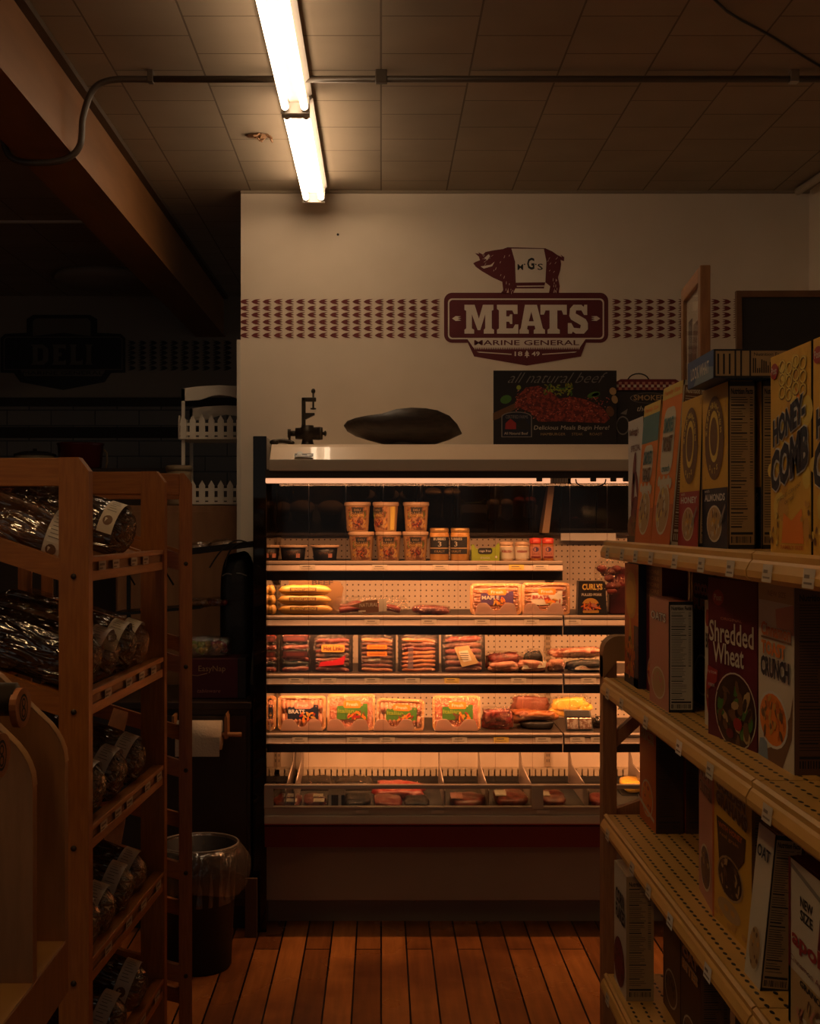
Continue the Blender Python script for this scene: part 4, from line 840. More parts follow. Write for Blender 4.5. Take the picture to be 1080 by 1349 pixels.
# beef poster
t = thing('poster', 'dark landscape beef poster with red meat picture leaning on the case top', 'poster', (PX(731, 5.2), 5.2, TOPZ), (0, 0, .0))
pw, ph = .514, .318
m = MB(); m.box(-pw/2, pw/2, 0, .006, 0, ph, mat('poster_black', (.018, .014, .012), .35)); m.build('board', t)
m = MB(); F_ = plane((-pw/2, 0, 0), (1, 0, 0), (0, 0, 1)); K = 4.154*FPX/5.2
def pu(x, y): return ((x-82)/K, ph-(y-37)/K*1.0)
R = random.Random(9)
m.poly(F_, [pu(80, 270), pu(200, 215), pu(215, 240), pu(110, 300), pu(80, 310)], col['brown'], 1)
m.poly(F_, [pu(200, 230), pu(210, 180), pu(260, 130), pu(330, 120), pu(390, 150), pu(440, 190), pu(520, 180), pu(600, 200), pu(680, 240), pu(720, 300), pu(690, 325), pu(560, 320), pu(440, 315), pu(330, 318), pu(290, 270)], mat('poster_meat', (.30, .045, .025), .5, col2=(.12, .016, .012), scale=60, contrast=.1), 1.5)
mm = [flatc('pm1', .50, .10, .06), flatc('pm2', .36, .05, .03), flatc('pm3', .62, .20, .13), flatc('pm4', .16, .02, .015)]
def inside(x, y): return 125+abs(x-330)*.12 < y < 318 and 200 < x < 715 and not (y < 190 and x > 400 and y < 180) and not (390 < x < 430 and y < 260)
for k in range(430):
    x, y = R.uniform(200, 715), R.uniform(125, 322)
    if inside(x, y): p = pu(x, y); m.ell(F_, p[0], p[1], .0045*R.uniform(.5, 1.2), .0018, R.choice(mm), 2+k*.003, 6, R.uniform(-1, 1))
for k in range(60):
    x, y = R.uniform(350, 510), R.uniform(112, 170)
    p = pu(x, y); m.ell(F_, p[0], p[1], .008, .003, R.choice([col['lime'], col['green'], flatc('pm5', .25, .22, .02)]), 3.5+k*.005, 6, R.uniform(0, 3))
for x, y, a, b, c_ in ((150, 195, .030, .022, 'green'), (220, 130, .012, .012, 'lime'), (630, 170, .035, .015, 'green'), (640, 168, .02, .008, 'lime'), (735, 150, .018, .02, 'tan'), (745, 195, .016, .022, 'tan'), (720, 260, .02, .028, 'brown')): p = pu(x, y); m.ell(F_, p[0], p[1], a*.8, b*.8, col[c_], 1.2, 14, .3)
b0 = [pu(125, 402), pu(292, 402), pu(292, 290)]+[pu(208+84*math.cos(a), 290-28*math.sin(a)) for a in [k*PI/10 for k in range(1, 10)]]+[pu(125, 290)]
m.poly(F_, b0, col['grey'], 5); b1 = [((p[0]-pu(208, 340)[0])*.94+pu(208, 340)[0], (p[1]-pu(208, 340)[1])*.94+pu(208, 340)[1]) for p in b0]; m.poly(F_, b1, col['navy'], 6)
m.poly(F_, [pu(145, 358), pu(148, 325), pu(175, 300), pu(205, 325), pu(205, 358)], col['red'], 7); m.poly(F_, [pu(205, 358), pu(212, 315), pu(250, 300), pu(285, 345), pu(285, 362)], col['black'], 6.5)
def pt(s_, x0, y1, x1, y0, c_, **k): a = pu(x0, y1); b = pu(x1, y0); m.text(F_, s_, a[0], a[1], b[0], b[1], c_, 9, **k)
pt('CERTIFIED FARMS', 148, 300, 270, 282, col['grey']); pt('All Natural Beef', 140, 388, 270, 374, col['cream'])
pt('all natural beef', 160, 105, 705, 48, col['grey'], shear=.6, bold=-.012); pt('Delicious Meals Begin Here!', 302, 368, 715, 338, col['cream'], shear=.15)
pt('HAMBURGER', 340, 392, 475, 378, col['tan']); pt('STEAK', 510, 392, 570, 378, col['tan']); pt('ROAST', 608, 392, 676, 378, col['tan'])
m.build('print', t)
# tin with gingham rim
t = thing('lunch_tin', 'black tin with red gingham rim and wire handle beside the poster', 'tin', (PX(812, 5.2), 5.22, TOPZ), (0, 0, 0))
m = MB(); m.box(0, .27, 0, .14, 0, .238, mat('tin_black', (.022, .018, .016), .4), .006); m.build('body', t)
m = MB(); m.prism([(-.004, .238), (.0, .272), (.02, .284), (.25, .284), (.27, .272), (.274, .238)], -.004, .144, 'y', col['dred']); F_ = plane((0, -.0045, .238), (1, 0, 0), (0, 0, 1))
for i in range(22):
    for j in range(3):
        if (i+j) % 2: m.rect(F_, i*.0123, j*.0115, (i+1)*.0123, (j+1)*.0115, col['cream'] if j % 2 else col['pink'], 1)
m.build('lid', t)
m = MB(); m.tube([(.11+.045*math.cos(a), .07, .284+.032*math.sin(a)) for a in [i*PI/10 for i in range(11)]], .003, blackm, 6); m.build('handle', t)
m = MB(); F_ = plane((0, -.0005, 0), (1, 0, 0), (0, 0, 1)); m.text(F_, 'SMOKED', .075, .195, .21, .218, col['tan'], 2, .02); m.text(F_, 'the', .09, .15, .13, .172, col['cream'], 2, shear=.3); m.ell(F_, .03, .09, .028, .04, col['grey'], 1, 16, ring=.85); m.poly(F_, [(.02, .14), (.045, .135), (.05, .16), (.035, .15)], col['grey'], 2)
m.ell(F_, .14, .205, .08, .022, col['grey'], 1, 20, ring=.95); m.build('print', t)

# ------------------------------------------------------------------ products
blackp_old = blackm; blackm = mat('deep_black_pack', (.009, .007, .006), .5)
filmc = film('shrink_film', .05, .06, (.95, .93, .90), .9, 45, gl=(1, .95, .9))
meat = mat('raw_meat', (.22, .008, .008), .32, col2=(.34, .06, .04), scale=40, contrast=.08, detail=5)
fat = mat('pale_fat', (.50, .26, .16), .4, col2=(.36, .10, .06), scale=30)
meatd = mat('dark_meat', (.09, .008, .007), .35, col2=(.24, .045, .03), scale=40, contrast=.08, detail=5)
bacon = mat('bacon', (.42, .20, .12), .35, col2=(.16, .025, .016), scale=16, stretch=(1, 3, 6), contrast=.1)
linkred = mat('red_sausage', (.10, .008, .006), .5, col2=(.20, .026, .011), scale=22, contrast=.06); linkbr = mat('brown_sausage', (.065, .011, .006), .5, col2=(.14, .034, .014), scale=22, contrast=.06)
linkor = mat('orange_sausage', (.24, .055, .012), .5, col2=(.50, .18, .04), scale=12); linkpk = mat('pale_link', (.46, .17, .09), .45, col2=(.58, .28, .16), scale=18)
tray_o = sheer('peach_foam_tray', (.80, .44, .18), .3); tubp = sheer('cloudy_plastic_tub', (.62, .38, .17), .3, .3, .06); lidp = sheer('peach_lid', (.66, .46, .30), .3)
yel = mat('yellow_casing', (.62, .36, .09), .3, col2=(.54, .29, .06), scale=10)
FD = 5.20
grp_top = 'items on the case shelves'
def ctag(parent=None): pass
# tubs
def tub(label, px, z, lab=True, turned=False):
    t = thing('deli_tub', label, 'food tub', (PX(px, 5.26), 5.26, z), group='stacked deli tubs')
    m = MB(); m.lathe([(.043, 0), (.045, .004), (.052, .108), (.053, .110)], tubp, 28); m.build('tub', t)
    m = MB(); m.lathe([(.0545, .108), (.0555, .110), (.0555, .121), (.053, .124), (.049, .122), (0, .122)], lidp, 28); m.build('lid', t)
    F_ = cylf((0, 0, .006), .0455, .052, .10); m = MB(); o = -.035 if turned else 0
    m.rect(F_, -.042+o, 0, .042+o, .098, mat('tub_print', (.40, .20, .08), .4, col2=(.14, .05, .02), scale=60, contrast=.08), 2, 10)
    m.rect(F_, -.022+o, .068, .022+o, .095, col['black'], 4, 5); m.poly(F_, rrect(-.034+o, .050, .034+o, .080, .012), col['green'], 5); m.poly(F_, rrect(-.022+o, .010, .022+o, .046, .006), col['dred'], 4.5); m.text(F_, 'PULLED', -.024+o, .068, .024+o, .075, col['tan'], 7); m.text(F_, 'CHICKEN', -.026+o, .057, .026+o, .065, col['lemon'], 7); m.text(F_, 'DELI', -.012+o, .080, .012+o, .088, col['tan'], 7)
    flakes(m, F_, o, .028, .020, .018, ['dred', 'brown', 'dorange', 'dbrown', 'maroonbox'], 34, int(px), 5, .20); flakes(m, F_, o-.03, .025, .010, .025, ['gold', 'tan'], 8, 3, 4, .4); flakes(m, F_, o+.03, .025, .010, .025, ['gold', 'tan'], 8, 4, 4, .4)
    if turned: m.rect(F_, .018, .0, .040, .098, col['lemon'], 6, 5)
    m.build('label_wrap', t)
for i, px in enumerate((476, 511.5, 547)):
    tub('plastic deli tub in the bottom row on the top shelf, '+['left one', 'middle one', 'right one beside the jars'][i], px, SZ[0])
for i, px in enumerate((471, 508, 548)):
    tub('plastic deli tub in the upper row, '+['left one', 'middle one turned to a plain side', 'right one'][i], px, SZ[0]+.1245, turned=(i == 1))
for i, (px) in enumerate((350, 385, 427)):
    t = thing('dip_tub', 'squat black tub with pale lid, '+['half hidden by the case end', 'second from the left end', 'just left of the tall tubs'][i], 'food tub', (PX(px+1, 5.28)+(.012 if i == 0 else 0), 5.28, SZ[0]), group='squat black tubs on the top shelf')
    w_ = .056 if i else .045
    m = MB(); m.lathe([(w_-.012, 0), (w_-.008, .004), (w_-.002, .058)], blackm, 24); m.build('tub', t)
    m = MB(); m.lathe([(w_+.003, .056), (w_+.005, .058), (w_+.005, .066), (0, .068)], lidp, 24); m.build('lid', t)
    m = MB(); F_ = cylf((0, 0, .01), w_-.008, w_-.003, .05); m.text(F_, ['dip', 'TURKEY', 'spread'][i], -.025, .015, .025, .032, col['brown'], 3); m.rect(F_, .016, .004, .034, .022, col['pink'], 3, 3); m.build('label', t)
# jars
for i, px in enumerate((578.5, 606)):
    t = thing('pickle_jar', ['tall black labelled jar with gold lid beside the stacked tubs', 'tall black labelled jar with gold lid beside the green carton'][i], 'jar', (PX(px, 5.26), 5.26, SZ[0]), (0, 0, -.5*i), 'black labelled jars')
    m = MB(); m.lathe([(.038, 0), (.041, .006), (.041, .115), (.036, .124)], mat('mustard_glass', (.62, .34, .10), .2, col2=(.46, .22, .05), scale=30), 28); m.build('glass', t)
    m = MB(); m.lathe([(.0385, .120), (.0395, .122), (.0395, .136), (.037, .139), (0, .139)], mat('gold_lid', (.46, .28, .10), .35, metal=.5), 28); m.build('lid', t)
    m = MB(); F_ = cylf((0, 0, .03), .041, .041, .08); m.rect(F_, -.05, 0, .05, .072, col['black'], 1.5, 14); m.rect(F_, -.05, .022, .05, .027, col['tan'], 3, 14); m.text(F_, 'BUBBIES', -.026, .058, .026, .068, col['cream'], 4, .02); m.text(F_, '3', -.007, .032, .007, .052, col['cream'], 4); m.text(F_, 'KRAUT', -.022, .006, .022, .016, col['tan'], 4)
    m.build('label_wrap', t)
t = thing('produce_carton', 'lime green open carton between the jars on the top shelf', 'carton', (PX(639, 5.24), 5.22, SZ[0]))
m = MB(); m.prism([(-.058, 0), (.058, 0), (.060, .070), (.052, .078), (.040, .058), (-.040, .052), (-.05, .072), (-.060, .066)], 0, .004, 'y', col['lime']); m.box(-.058, .058, .004, .09, 0, .045, col['lime']); m.box(-.054, .054, .008, .086, .045, .05, col['dbrown'])
m.build('box', t); m = MB(); F_ = plane((-.06, -.0002, 0), (1, 0, 0), (0, 0, 1)); m.poly(F_, rrect(.028, .030, .088, .056, .010), col['black'], 2); m.text(F_, 'cage free', .034, .036, .082, .048, col['white'], 3); m.text(F_, 'EGGS', .040, .010, .078, .018, col['white'], 3); m.ell(F_, .104, .018, .005, .005, col['white'], 3, 8); m.build('print', t)
for i, px in enumerate((667, 687)):
    t = thing('small_jar', ['short white labelled jar next to the green carton', 'short white labelled jar next to the red capped pair'][i], 'jar', (PX(px, 5.26), 5.26, SZ[0]), group='white labelled jars')
    m = MB(); m.lathe([(.027, 0), (.029, .004), (.029, .060), (.026, .067)], mat('cream_glass', (.70, .48, .30), .25), 24); m.build('glass', t)
    m = MB(); m.lathe([(.0285, .066), (.029, .068), (.029, .080), (0, .082)], lidp, 24); m.build('lid', t)
    m = MB(); F_ = cylf((0, 0, .01), .029, .029, .05); m.rect(F_, -.035, 0, .035, .05, col['cream'], 1.5, 10); m.text(F_, 'HORSERADISH' if i else 'RELISH', -.022, .026, .022, .036, col['red'], 4, .02); m.build('label_wrap', t)
for i, px in enumerate((705, 721.5)):
    t = thing('spice_jar', ['red capped squat jar, left of the pair', 'red capped squat jar at the right end of the top shelf'][i], 'jar', (PX(px, 5.26), 5.26, SZ[0]), group='red capped jars')
    m = MB(); m.lathe([(.023, 0), (.025, .004), (.025, .066), (.021, .074)], linkor, 20); m.build('glass', t)
    m = MB(); m.lathe([(.0245, .073), (.025, .075), (.0245, .096), (0, .098)], mat('red_cap', (.55, .06, .04), .35), 20); m.build('cap', t)
    m = MB(); F_ = cylf((0, 0, .012), .025, .025, .05); m.rect(F_, -.03, 0, .03, .05, col['pink'], 1.5, 10); m.ell(F_, 0, .037, .012, .010, col['purple'], 3, 14); m.text(F_, 'SAUCE', -.014, .014, .014, .022, col['dred'], 4); m.rect(F_, -.02, .002, .02, .008, col['dred'], 4, 4); m.build('label_wrap', t)
# shelf 2 : yellow rolls
def roll(label, px0, px1, z, y, r=.0228, labm=True, group='yellow sausage rolls'):
    x0, x1 = PX(px0, 5.22), PX(px1, 5.22); cx = (x0+x1)/2; h = (x1-x0)/2
    t = thing('sausage_roll', label, 'sausage', (cx, y, z+r), group=group)
    m = MB(); n_ = 14; pts = [(-h+2*h*i/n_, 0, 0) for i in range(n_+1)]
    rs = [r*(1-.92*abs(2*i/n_-1)**7)*(1+.05*math.sin(i*1.9)) for i in range(n_+1)]
    m.tube(pts, rs, yel, 14); m.build('casing', t)
    if labm:
        m = MB(); F_ = lambda u, v, d: Vector((u, -math.cos(v/r)*(r+.0012+EPS*d), math.sin(v/r)*(r+.0012+EPS*d)))
        for k in range(3): pass
        m.rect(F_, -h*.55, -.004, h*.45, .012, col['brown'], 1); m.text(F_, 'BREAKFAST SAUSAGE', -h*.5, .0, h*.4, .009, col['lemon'], 3); m.build('label_band', t)
for k in range(3):
    z = SZ[1]+k*.040
    roll('yellow sausage roll in the right hand stack, '+['bottom one', 'middle one', 'top one'][k], 366-2*k+k*k, 438-(2 if k else 0), z, 5.235+.004*k)
    roll('yellow sausage roll in the stack half hidden by the case end, '+['bottom one', 'middle one', 'top one'][k], 342, 364-k, z, 5.235+.004*k, labm=False)
t = thing('flat_bag', 'brown printed bag standing behind the yellow sausage rolls', 'bag', (PX(420, 5.3), 5.31, SZ[1]+.0))
m = MB(); m.prism([(-.12, 0), (.085, 0), (.105, .11), (.09, .135), (-.02, .15), (-.13, .145)], 0, .012, 'y', mat('kraft_film', (.20, .11, .045), .4)); m.build('bag', t); m = MB(); F_ = plane((-.12, -.0005, 0), (1, 0, 0), (0, 0, 1)); m.text(F_, 'BEEF', .09, .122, .18, .142, col['dbrown'], 2, .03); m.build('print', t)
def mix_links(m, n_, w_, h, yb, mats_, rr=None, wig=.003, seed=0):
    R = random.Random(seed); r = rr or h/n_*.56
    for i in range(n_):
        z = h*(i+.5)/n_; a = R.uniform(-wig, wig); mm_ = mats_[i % len(mats_)]
        pts = [(-w_/2+w_*k/8, yb+R.uniform(-.001, .001), z+a*(k/4-1)+.0015*math.sin(k*1.3+i)) for k in range(9)]
        m.tube(pts, [r*.45]+[r*(1+.04*math.sin(k*2+i)) for k in range(7)]+[r*.45], mm_, 10)
def wrap(m, x0, x1, y0, y1, z0, z1, mt=None, r=.008, seed=0, amp=.05):
    c = ((x0+x1)/2, (y0+y1)/2, (z0+z1)/2); m.blob(c, ((x1-x0)/2, (y1-y0)/2, (z1-z0)/2), mt or filmc, 28, 14, .35, .35, amp, 30, seed)
t = thing('sausage_coil', 'clear bag of red smoked sausage lying across the second shelf', 'sausage', (PX(488, 5.24), 5.25, SZ[1]))
m = MB()
for k in range(4): m.tube(spline([(-.13+.004*k, .0+.012*k, .018+.012*(k % 2)), (-.06, -.01+.012*k, .026+.010*(k % 3)), (0, .012*k, .022+.014*(k % 2)), (.07, .012*k, .03), (.125, .01*k, .018)], 5), .0135, [linkred, linkbr][k % 2], 10)
m.build('sausage', t); m = MB(); wrap(m, -.155, .155, -.035, .06, 0.0, .075, seed=3, amp=.16); m.build('bag', t)
m = MB(); F_ = plane((0, -.037, .012), (1, 0, .05), (0, 0, 1)); m.poly(F_, [(-.09, .03), (-.02, .05), (.03, .052), (.035, .0), (-.03, -.004), (-.05, .02)], col['brown'], 1); m.text(F_, 'NATURAL', -.045, .024, .03, .04, col['cream'], 2); m.rect(F_, .035, .002, .068, .054, col['cream'], 2); m.rect(F_, -.05, .004, -.02, .01, col['cream'], 2); m.build('label', t)
t = thing('meat_pack', 'flat little dark red pack in the middle of the second shelf', 'meat pack', (PX(568, 5.24), 5.25, SZ[1]))
m = MB(); m.blob((0, 0, .018), (.078, .045, .020), meatd, 24, 10, .7, .7, .3, 26, 2); m.build('meat', t); m = MB(); m.blob((0, 0, .020), (.082, .05, .022), filmc, 24, 10, .6, .6, .15, 30, 2); m.build('wrap', t)
def tray(label, px0, px1, y0, y1, D, z, kind, lean=.12, title='', inks=('navy', 'white'), name='meat_tray', skew=0):
    x0, x1 = PX(px0, D), PX(px1, D); w_ = x1-x0; h = (y1-y0)*D/FPX
    t = thing(name, label, 'meat tray', ((x0+x1)/2, D, z+.001), (-lean, skew, 0), 'film wrapped meat trays in the case')
    m = MB(); m.prism(rrect(-w_/2, 0, w_/2, h, .018), .012, .038, 'y', tray_o); P = rrect(-w_/2, 0, w_/2, h, .018); P2 = rrect(-w_/2+.010, .010, w_/2-.010, h-.010, .012)
    n_ = len(P)
    for (ya, yb) in ((0, .012),):
        vs = [(p[0], ya, p[1]) for p in P]+[(p[0], ya, p[1]) for p in P2]+[(p[0], .012, p[1]) for p in P]+[(p[0], .012, p[1]) for p in P2]
        m.add(vs, [(i, (i+1) % n_, (i+1) % n_+n_, i+n_) for i in range(n_)]+[(i, i+2*n_, (i+1) % n_+2*n_, (i+1) % n_) for i in range(n_)]+[(i+n_, (i+1) % n_+n_, (i+1) % n_+3*n_, i+3*n_) for i in range(n_)], tray_o)
    m.build('foam_tray', t)
    m = MB()
    if kind == 'links':
        k_ = max(6, int(w_/.020)); iw, ih = w_-.03, h-.03
        for j in range(2):
            for i in range(k_):
                x = -iw/2+iw*(i+.5)/k_; m.tube([(x, .008, .014+ih*.5*j+.003), (x, .004, .014+ih*.5*j+ih*.25), (x, .008, .014+ih*.5*(j+1)-.003)], [.006, .0105, .006], linkpk, 10)
    elif kind == 'hlinks': mix_links(m, 9, w_-.03, h-.02, .006, [linkpk, linkor], .008); m.M = Matrix(); 
    elif kind == 'ground': m.box(-w_/2+.011, w_/2-.011, .002, .014, .011, h-.011, mat('ground_meat', (.55, .11, .05), .4, col2=(.72, .30, .16), scale=60, bump=.8, bscale=120), .003)
    m.build('meat', t)
    m = MB(); m.box(-w_/2+.002, w_/2-.002, -.0035, -.002, .003, h-.003, filmc); m.build('film', t)
    m = MB(); F_ = plane((-w_/2, -.004, 0), (1, 0, 0), (0, 0, 1))
    bg, fg = inks
    m.poly(F_, rrect(w_*.20, h*.30, w_*.84, h*.68, .006), col[bg], 1); m.poly(F_, rrect(w_*.34, h*.62, w_*.70, h*.82, .008), col['pink' if bg == 'navy' else 'orange'], 2); m.text(F_, 'Johnsonville'[:0] or 'Fresh', w_*.40, h*.67, w_*.64, h*.77, col['cream'], 3, .02)
    if title: m.text(F_, title, w_*.22, h*.48, w_*.56, h*.60, col[fg], 4, .02)
    flakes(m, F_, w_*.62, h*.40, w_*.2, h*.14, ['orange', 'brown', 'gold', 'red'], 18, int(px0), 4, .3); m.rect(F_, w_*.74, h*.62, w_*.84, h*.74, col[bg], 3)
    m.build('label', t)
    return t
def clip(label, px0, px1, D, z, h=.052):
    x0, x1 = PX(px0, D), PX(px1, D); w_ = x1-x0
    P = [(0, 0), (w_, 0), (w_*.985, h*.35), (w_*.94, h*.85)]+[(w_*a, h*(.92+.08*math.sin((a-.64)/.28*PI))) for a in (.90, .84, .78, .72)]+[(w_*.64, h*.72), (w_*.58, h*.42), (w_*.5, h*.36), (w_*.42, h*.42), (w_*.36, h*.72)]+[(w_*a, h*(.92+.08*math.sin((a-.08)/.28*PI))) for a in (.28, .22, .16, .10)]+[(w_*.06, h*.85), (w_*.015, h*.35)]
    m = MB(); m.prism(P, 0, .003, 'y', sheer('clip_plastic', (.84, .66, .54), .55)); m.prism([(0, 0), (w_, 0), (w_, .003), (0, .003)], 0, .05, 'y', sheer('clip_plastic', None))
    return tag(m.build('tray_stop', loc=(x0, D+.025, z)), label, 'tray holder', 'scalloped plastic tray stops')
tray('wide tray of pale links with purple label, left of the second shelf pair', 620, 687, 770, 811, 5.24, SZ[1], 'hlinks', title='MAPLE', inks=('purple', 'cream'))
tray('wide tray of orange links with white label beside the black pulled pork carton', 687.5, 751, 769, 811, 5.24, SZ[1], 'hlinks', title='BRATS', inks=('cream', 'red'))
clip('scalloped clear tray stop under the left tray of the second shelf', 626, 682, 5.19, SZ[1]); clip('scalloped clear tray stop under the right tray of the second shelf', 690, 744, 5.19, SZ[1])
t = thing('pulled_pork_carton', 'black carton with a burger picture on the second shelf', 'carton', (PX(760, 5.24), 5.23, SZ[1]), (0, 0, 0))
m = MB(); w_, h = .125, .142; m.prism([(0, 0), (w_, 0), (w_*.93, h), (w_*.04, h)], 0, .05, 'y', mat('carton_black', (.02, .016, .014), .4)); m.build('carton', t)
m = MB(); F_ = plane((0, -.0003, 0), (1, 0, 0), (0, 0, 1)); outlined(m, F_, 'CURLYS', w_*.16, h*.74, w_*.84, h*.92, 'lemon', 'dred', 2, .03, .05); m.text(F_, 'PULLED PORK', w_*.14, h*.56, w_*.82, h*.64, col['cream'], 3, .03)
m.poly(F_, [(w_*.16+w_*.56*i/10, h*(.34+.16*math.sin(PI*i/10)**.6)) for i in range(11)], col['gold'], 3); flakes(m, F_, w_*.46, h*.24, w_*.34, h*.11, ['orange', 'pink', 'dorange', 'red'], 34, 4, 4, .25); m.poly(F_, rrect(w_*.18, h*.06, w_*.72, h*.14, .004), col['gold'], 3.5); m.build('print', t)
t = thing('sausage_bag', 'plump clear bag of dark sausage hanging at the right of the case', 'meat pack', (PX(805, 5.2), 5.24, SZ[1]+.10))
m = MB(); R = random.Random(5)
for k in range(10): m.blob((R.uniform(-.035, .035), R.uniform(-.015, .015), R.uniform(-.0, .10)), (.022, .016, .016), [linkbr, meatd, linkred][k % 3], 12, 8)
m.build('sausage', t); m = MB(); m.blob((0, 0, .055), (.066, .035, .09), filmc, 24, 14, .8, .8, .2, 22, 5); m.build('bag', t)
t = thing('boxed_meat', 'tall dark red meat pack standing under the hanging sausage bag', 'meat pack', (PX(817, 5.2), 5.26, SZ[1]))
m = MB(); m.box(-.035, .07, 0, .06, 0, .20, mat('darkred_pack', (.10, .015, .015), .4, col2=(.05, .01, .01), scale=20), .006); m.build('pack', t); m = MB(); F_ = plane((-.035, -.0005, 0), (1, 0, 0), (0, 0, 1)); m.rect(F_, .01, .12, .09, .17, col['dred'], 1); m.text(F_, 'HAM', .02, .13, .08, .16, col['pink'], 2); m.build('print', t)
t = thing('clamshell_lid', 'greenish clear clamshell tilted above the hanging sausage bag', 'food container', (PX(815, 5.2), 5.24, SZ[0]+.01), (0, .12, 0))
m = MB(); m.box(-.05, .08, 0, .09, 0, .035, film('green_clear', .22, .1, (.72, .80, .62), .3), .008); m.build('shell', t); m = MB(); m.box(-.04, .07, .01, .08, .004, .02, mat('greens', (.12, .15, .05), .6, col2=(.2, .22, .08), scale=40)); m.build('salad', t)
# shelf 3 packs
def linkpack(label, px0, px1, y0, z, mats_, n_, D=5.24, title='', tcol=('yellow', 'dred'), back='black', seed=0, lean=.10, texts=2):
    x0, x1 = PX(px0, D), PX(px1, D); w_ = x1-x0; h = (888-y0)*D/FPX
    t = thing('sausage_pack', label, 'sausage pack', ((x0+x1)/2, D, z+.001), (-lean, 0, 0), 'upright sausage packs on the third shelf')
    m = MB(); m.prism(rrect(-w_/2-.005, 0, w_/2+.005, h+.004, .008), .012, .022, 'y', mat('pack_back_'+back, (.020, .014, .012), .3)); m.build('backing', t)
    m = MB(); mix_links(m, n_, w_*.86, h*.88, .010, mats_, seed=seed, rr=h/n_*.47, wig=.0045); m.build('sausages', t)
    m = MB(); wrap(m, -w_/2, w_/2, -.006, .020, 0, h, seed=seed, amp=.05); m.build('film', t)
    m = MB(); F_ = plane((-w_/2, -.0085, 0), (1, 0, 0), (0, 0, 1))
    if title == 'HOT LINKS':
        m.poly(F_, rrect(w_*.22, h*.52, w_*.82, h*.72, .008), col['gold'], 1); m.text(F_, 'Hot Links', w_*.28, h*.56, w_*.78, h*.68, col['dred'], 2, .02); m.poly(F_, [(w_*.15, h*.14), (w_*.8, h*.2), (w_*.85, h*.44), (w_*.6, h*.32), (w_*.2, h*.26)], mat('bright_red_print', (.62, .02, .03), .4), 1)
    elif title == 'BRATS':
        for k, y in enumerate((.60, .42)): m.poly(F_, rrect(w_*.22, h*y, w_*.78, h*(y+.11), .004), col['orange'], 1); m.text(F_, 'Smoked', w_*.28, h*(y+.025), w_*.72, h*(y+.09), col['dbrown'], 2)
        m.text(F_, 'BRATS', w_*.26, h*.30, w_*.60, h*.35, col['cream'], 2, .02)
    elif title == 'STRIP': m.rect(F_, w_*.22, h*.08, w_*.36, h*.64, film('pale_strip', .4, .3, (1, .95, .8), 0), 1); m.text(F_, 'Cheddar', w_*.3, h*.62, w_*.7, h*.68, col['dbrown'], 2)
    elif title == 'RIB': m.poly(F_, [(w_*.28, h*.60), (w_*.62, h*.66), (w_*.86, h*.22), (w_*.46, h*.12)], col['tan'], 1); m.poly(F_, [(w_*.38, h*.5), (w_*.6, h*.54), (w_*.7, h*.28), (w_*.5, h*.24)], col['cream'], 2); [m.rect(F_, w_*.42, h*(.30+.05*k), w_*.62, h*(.315+.05*k), ink, 3) for k in range(4)]
    elif title == 'DARK':
        for y in (.7, .34): m.poly(F_, rrect(w_*.1, h*y, w_*.9, h*(y+.14), .004), flatc('dim_maroon', .045, .010, .010), 1); m.poly(F_, rrect(w_*.2, h*(y+.03), w_*.8, h*(y+.1), .003), flatc('dim_maroon2', .09, .016, .012), 2)
    if m.v: m.build('label', t)
linkpack('near black sausage pack half hidden by the case end on the third shelf', 341, 365, 832, SZ[2], [meatd, blackm], 7, title='DARK', seed=1)
linkpack('near black sausage pack, second from the left on the third shelf', 369, 409, 831, SZ[2], [meatd, blackm], 7, title='DARK', seed=2)
linkpack('red sausage pack with yellow badge on the third shelf', 412, 463, 838, SZ[2], [linkred, linkbr], 7, title='HOT LINKS', seed=3)
linkpack('brown sausage pack lettered BRATS on the third shelf', 473, 520, 838, SZ[2], [linkor, linkred, linkbr, linkbr, linkbr, linkbr, linkbr], 8, title='BRATS', seed=4)
linkpack('orange sausage pack with pale stripe on the third shelf', 526, 577, 838, SZ[2], [linkor, linkor, linkor, linkor, linkor, linkred, linkbr], 8, title='STRIP', seed=5)
linkpack('dark sausage pack with slanted white label, rightmost upright one on the third shelf', 583, 638, 835, SZ[2], [linkbr, linkred], 6, title='RIB', seed=6, lean=.16)
def flat(label, px0, px1, z, h, mt, D=5.25, dep=.06, seed=0, lab=None, name='meat_pack', rz=0, wr=True, ry=0):
    x0, x1 = PX(px0, D), PX(px1, D); w_ = (x1-x0)/2; R = random.Random(seed*13+5)
    t = thing(name, label, 'meat pack', ((x0+x1)/2, D, z), (0, ry, rz), 'flat meat packs in the case')
    m = MB(); n_ = 5 if wr else 1
    for k in range(n_):
        ww = w_*(.92-.10*R.random()) if k else w_*.95; hh = h*(.30 if n_ > 1 else .46); zc = hh*.9+(h-2*hh)*k/max(n_-1, 1)*.9 if n_ > 1 else h/2
        m.blob((w_*R.uniform(-.06, .06), dep/2+dep*(.12-.06*k), zc), (ww, dep*.42, hh), mt if k % 3 != 1 else flat_alt.get(mt.name, mt), 30, 10, .55, .55, .34, 30+8*k, seed+k*3, rot=Matrix.Rotation(R.uniform(-.09, .09), 4, 'Y') @ Matrix.Rotation(R.uniform(-.1, .1), 4, 'Z'))
    m.build('meat', t)
    if wr: m = MB(); m.blob((0, dep/2, h/2), (w_*1.02, dep*.56, h*.53), filmc, 30, 14, .5, .5, .24, 34, seed); m.build('wrap', t)
    if lab:
        m = MB(); F_ = plane((-w_, -.006, 0), (1, 0, 0), (0, .25, 1))
        for a in lab: m.poly(F_, [(2*w_*p[0], h*p[1]) for p in a[0]], col[a[1]], 2)
        m.build('label', t)
    return t
flat_alt = {'bacon': fat, 'raw_meat': meatd, 'ham_pink': fat, 'brown_sausage': meatd}
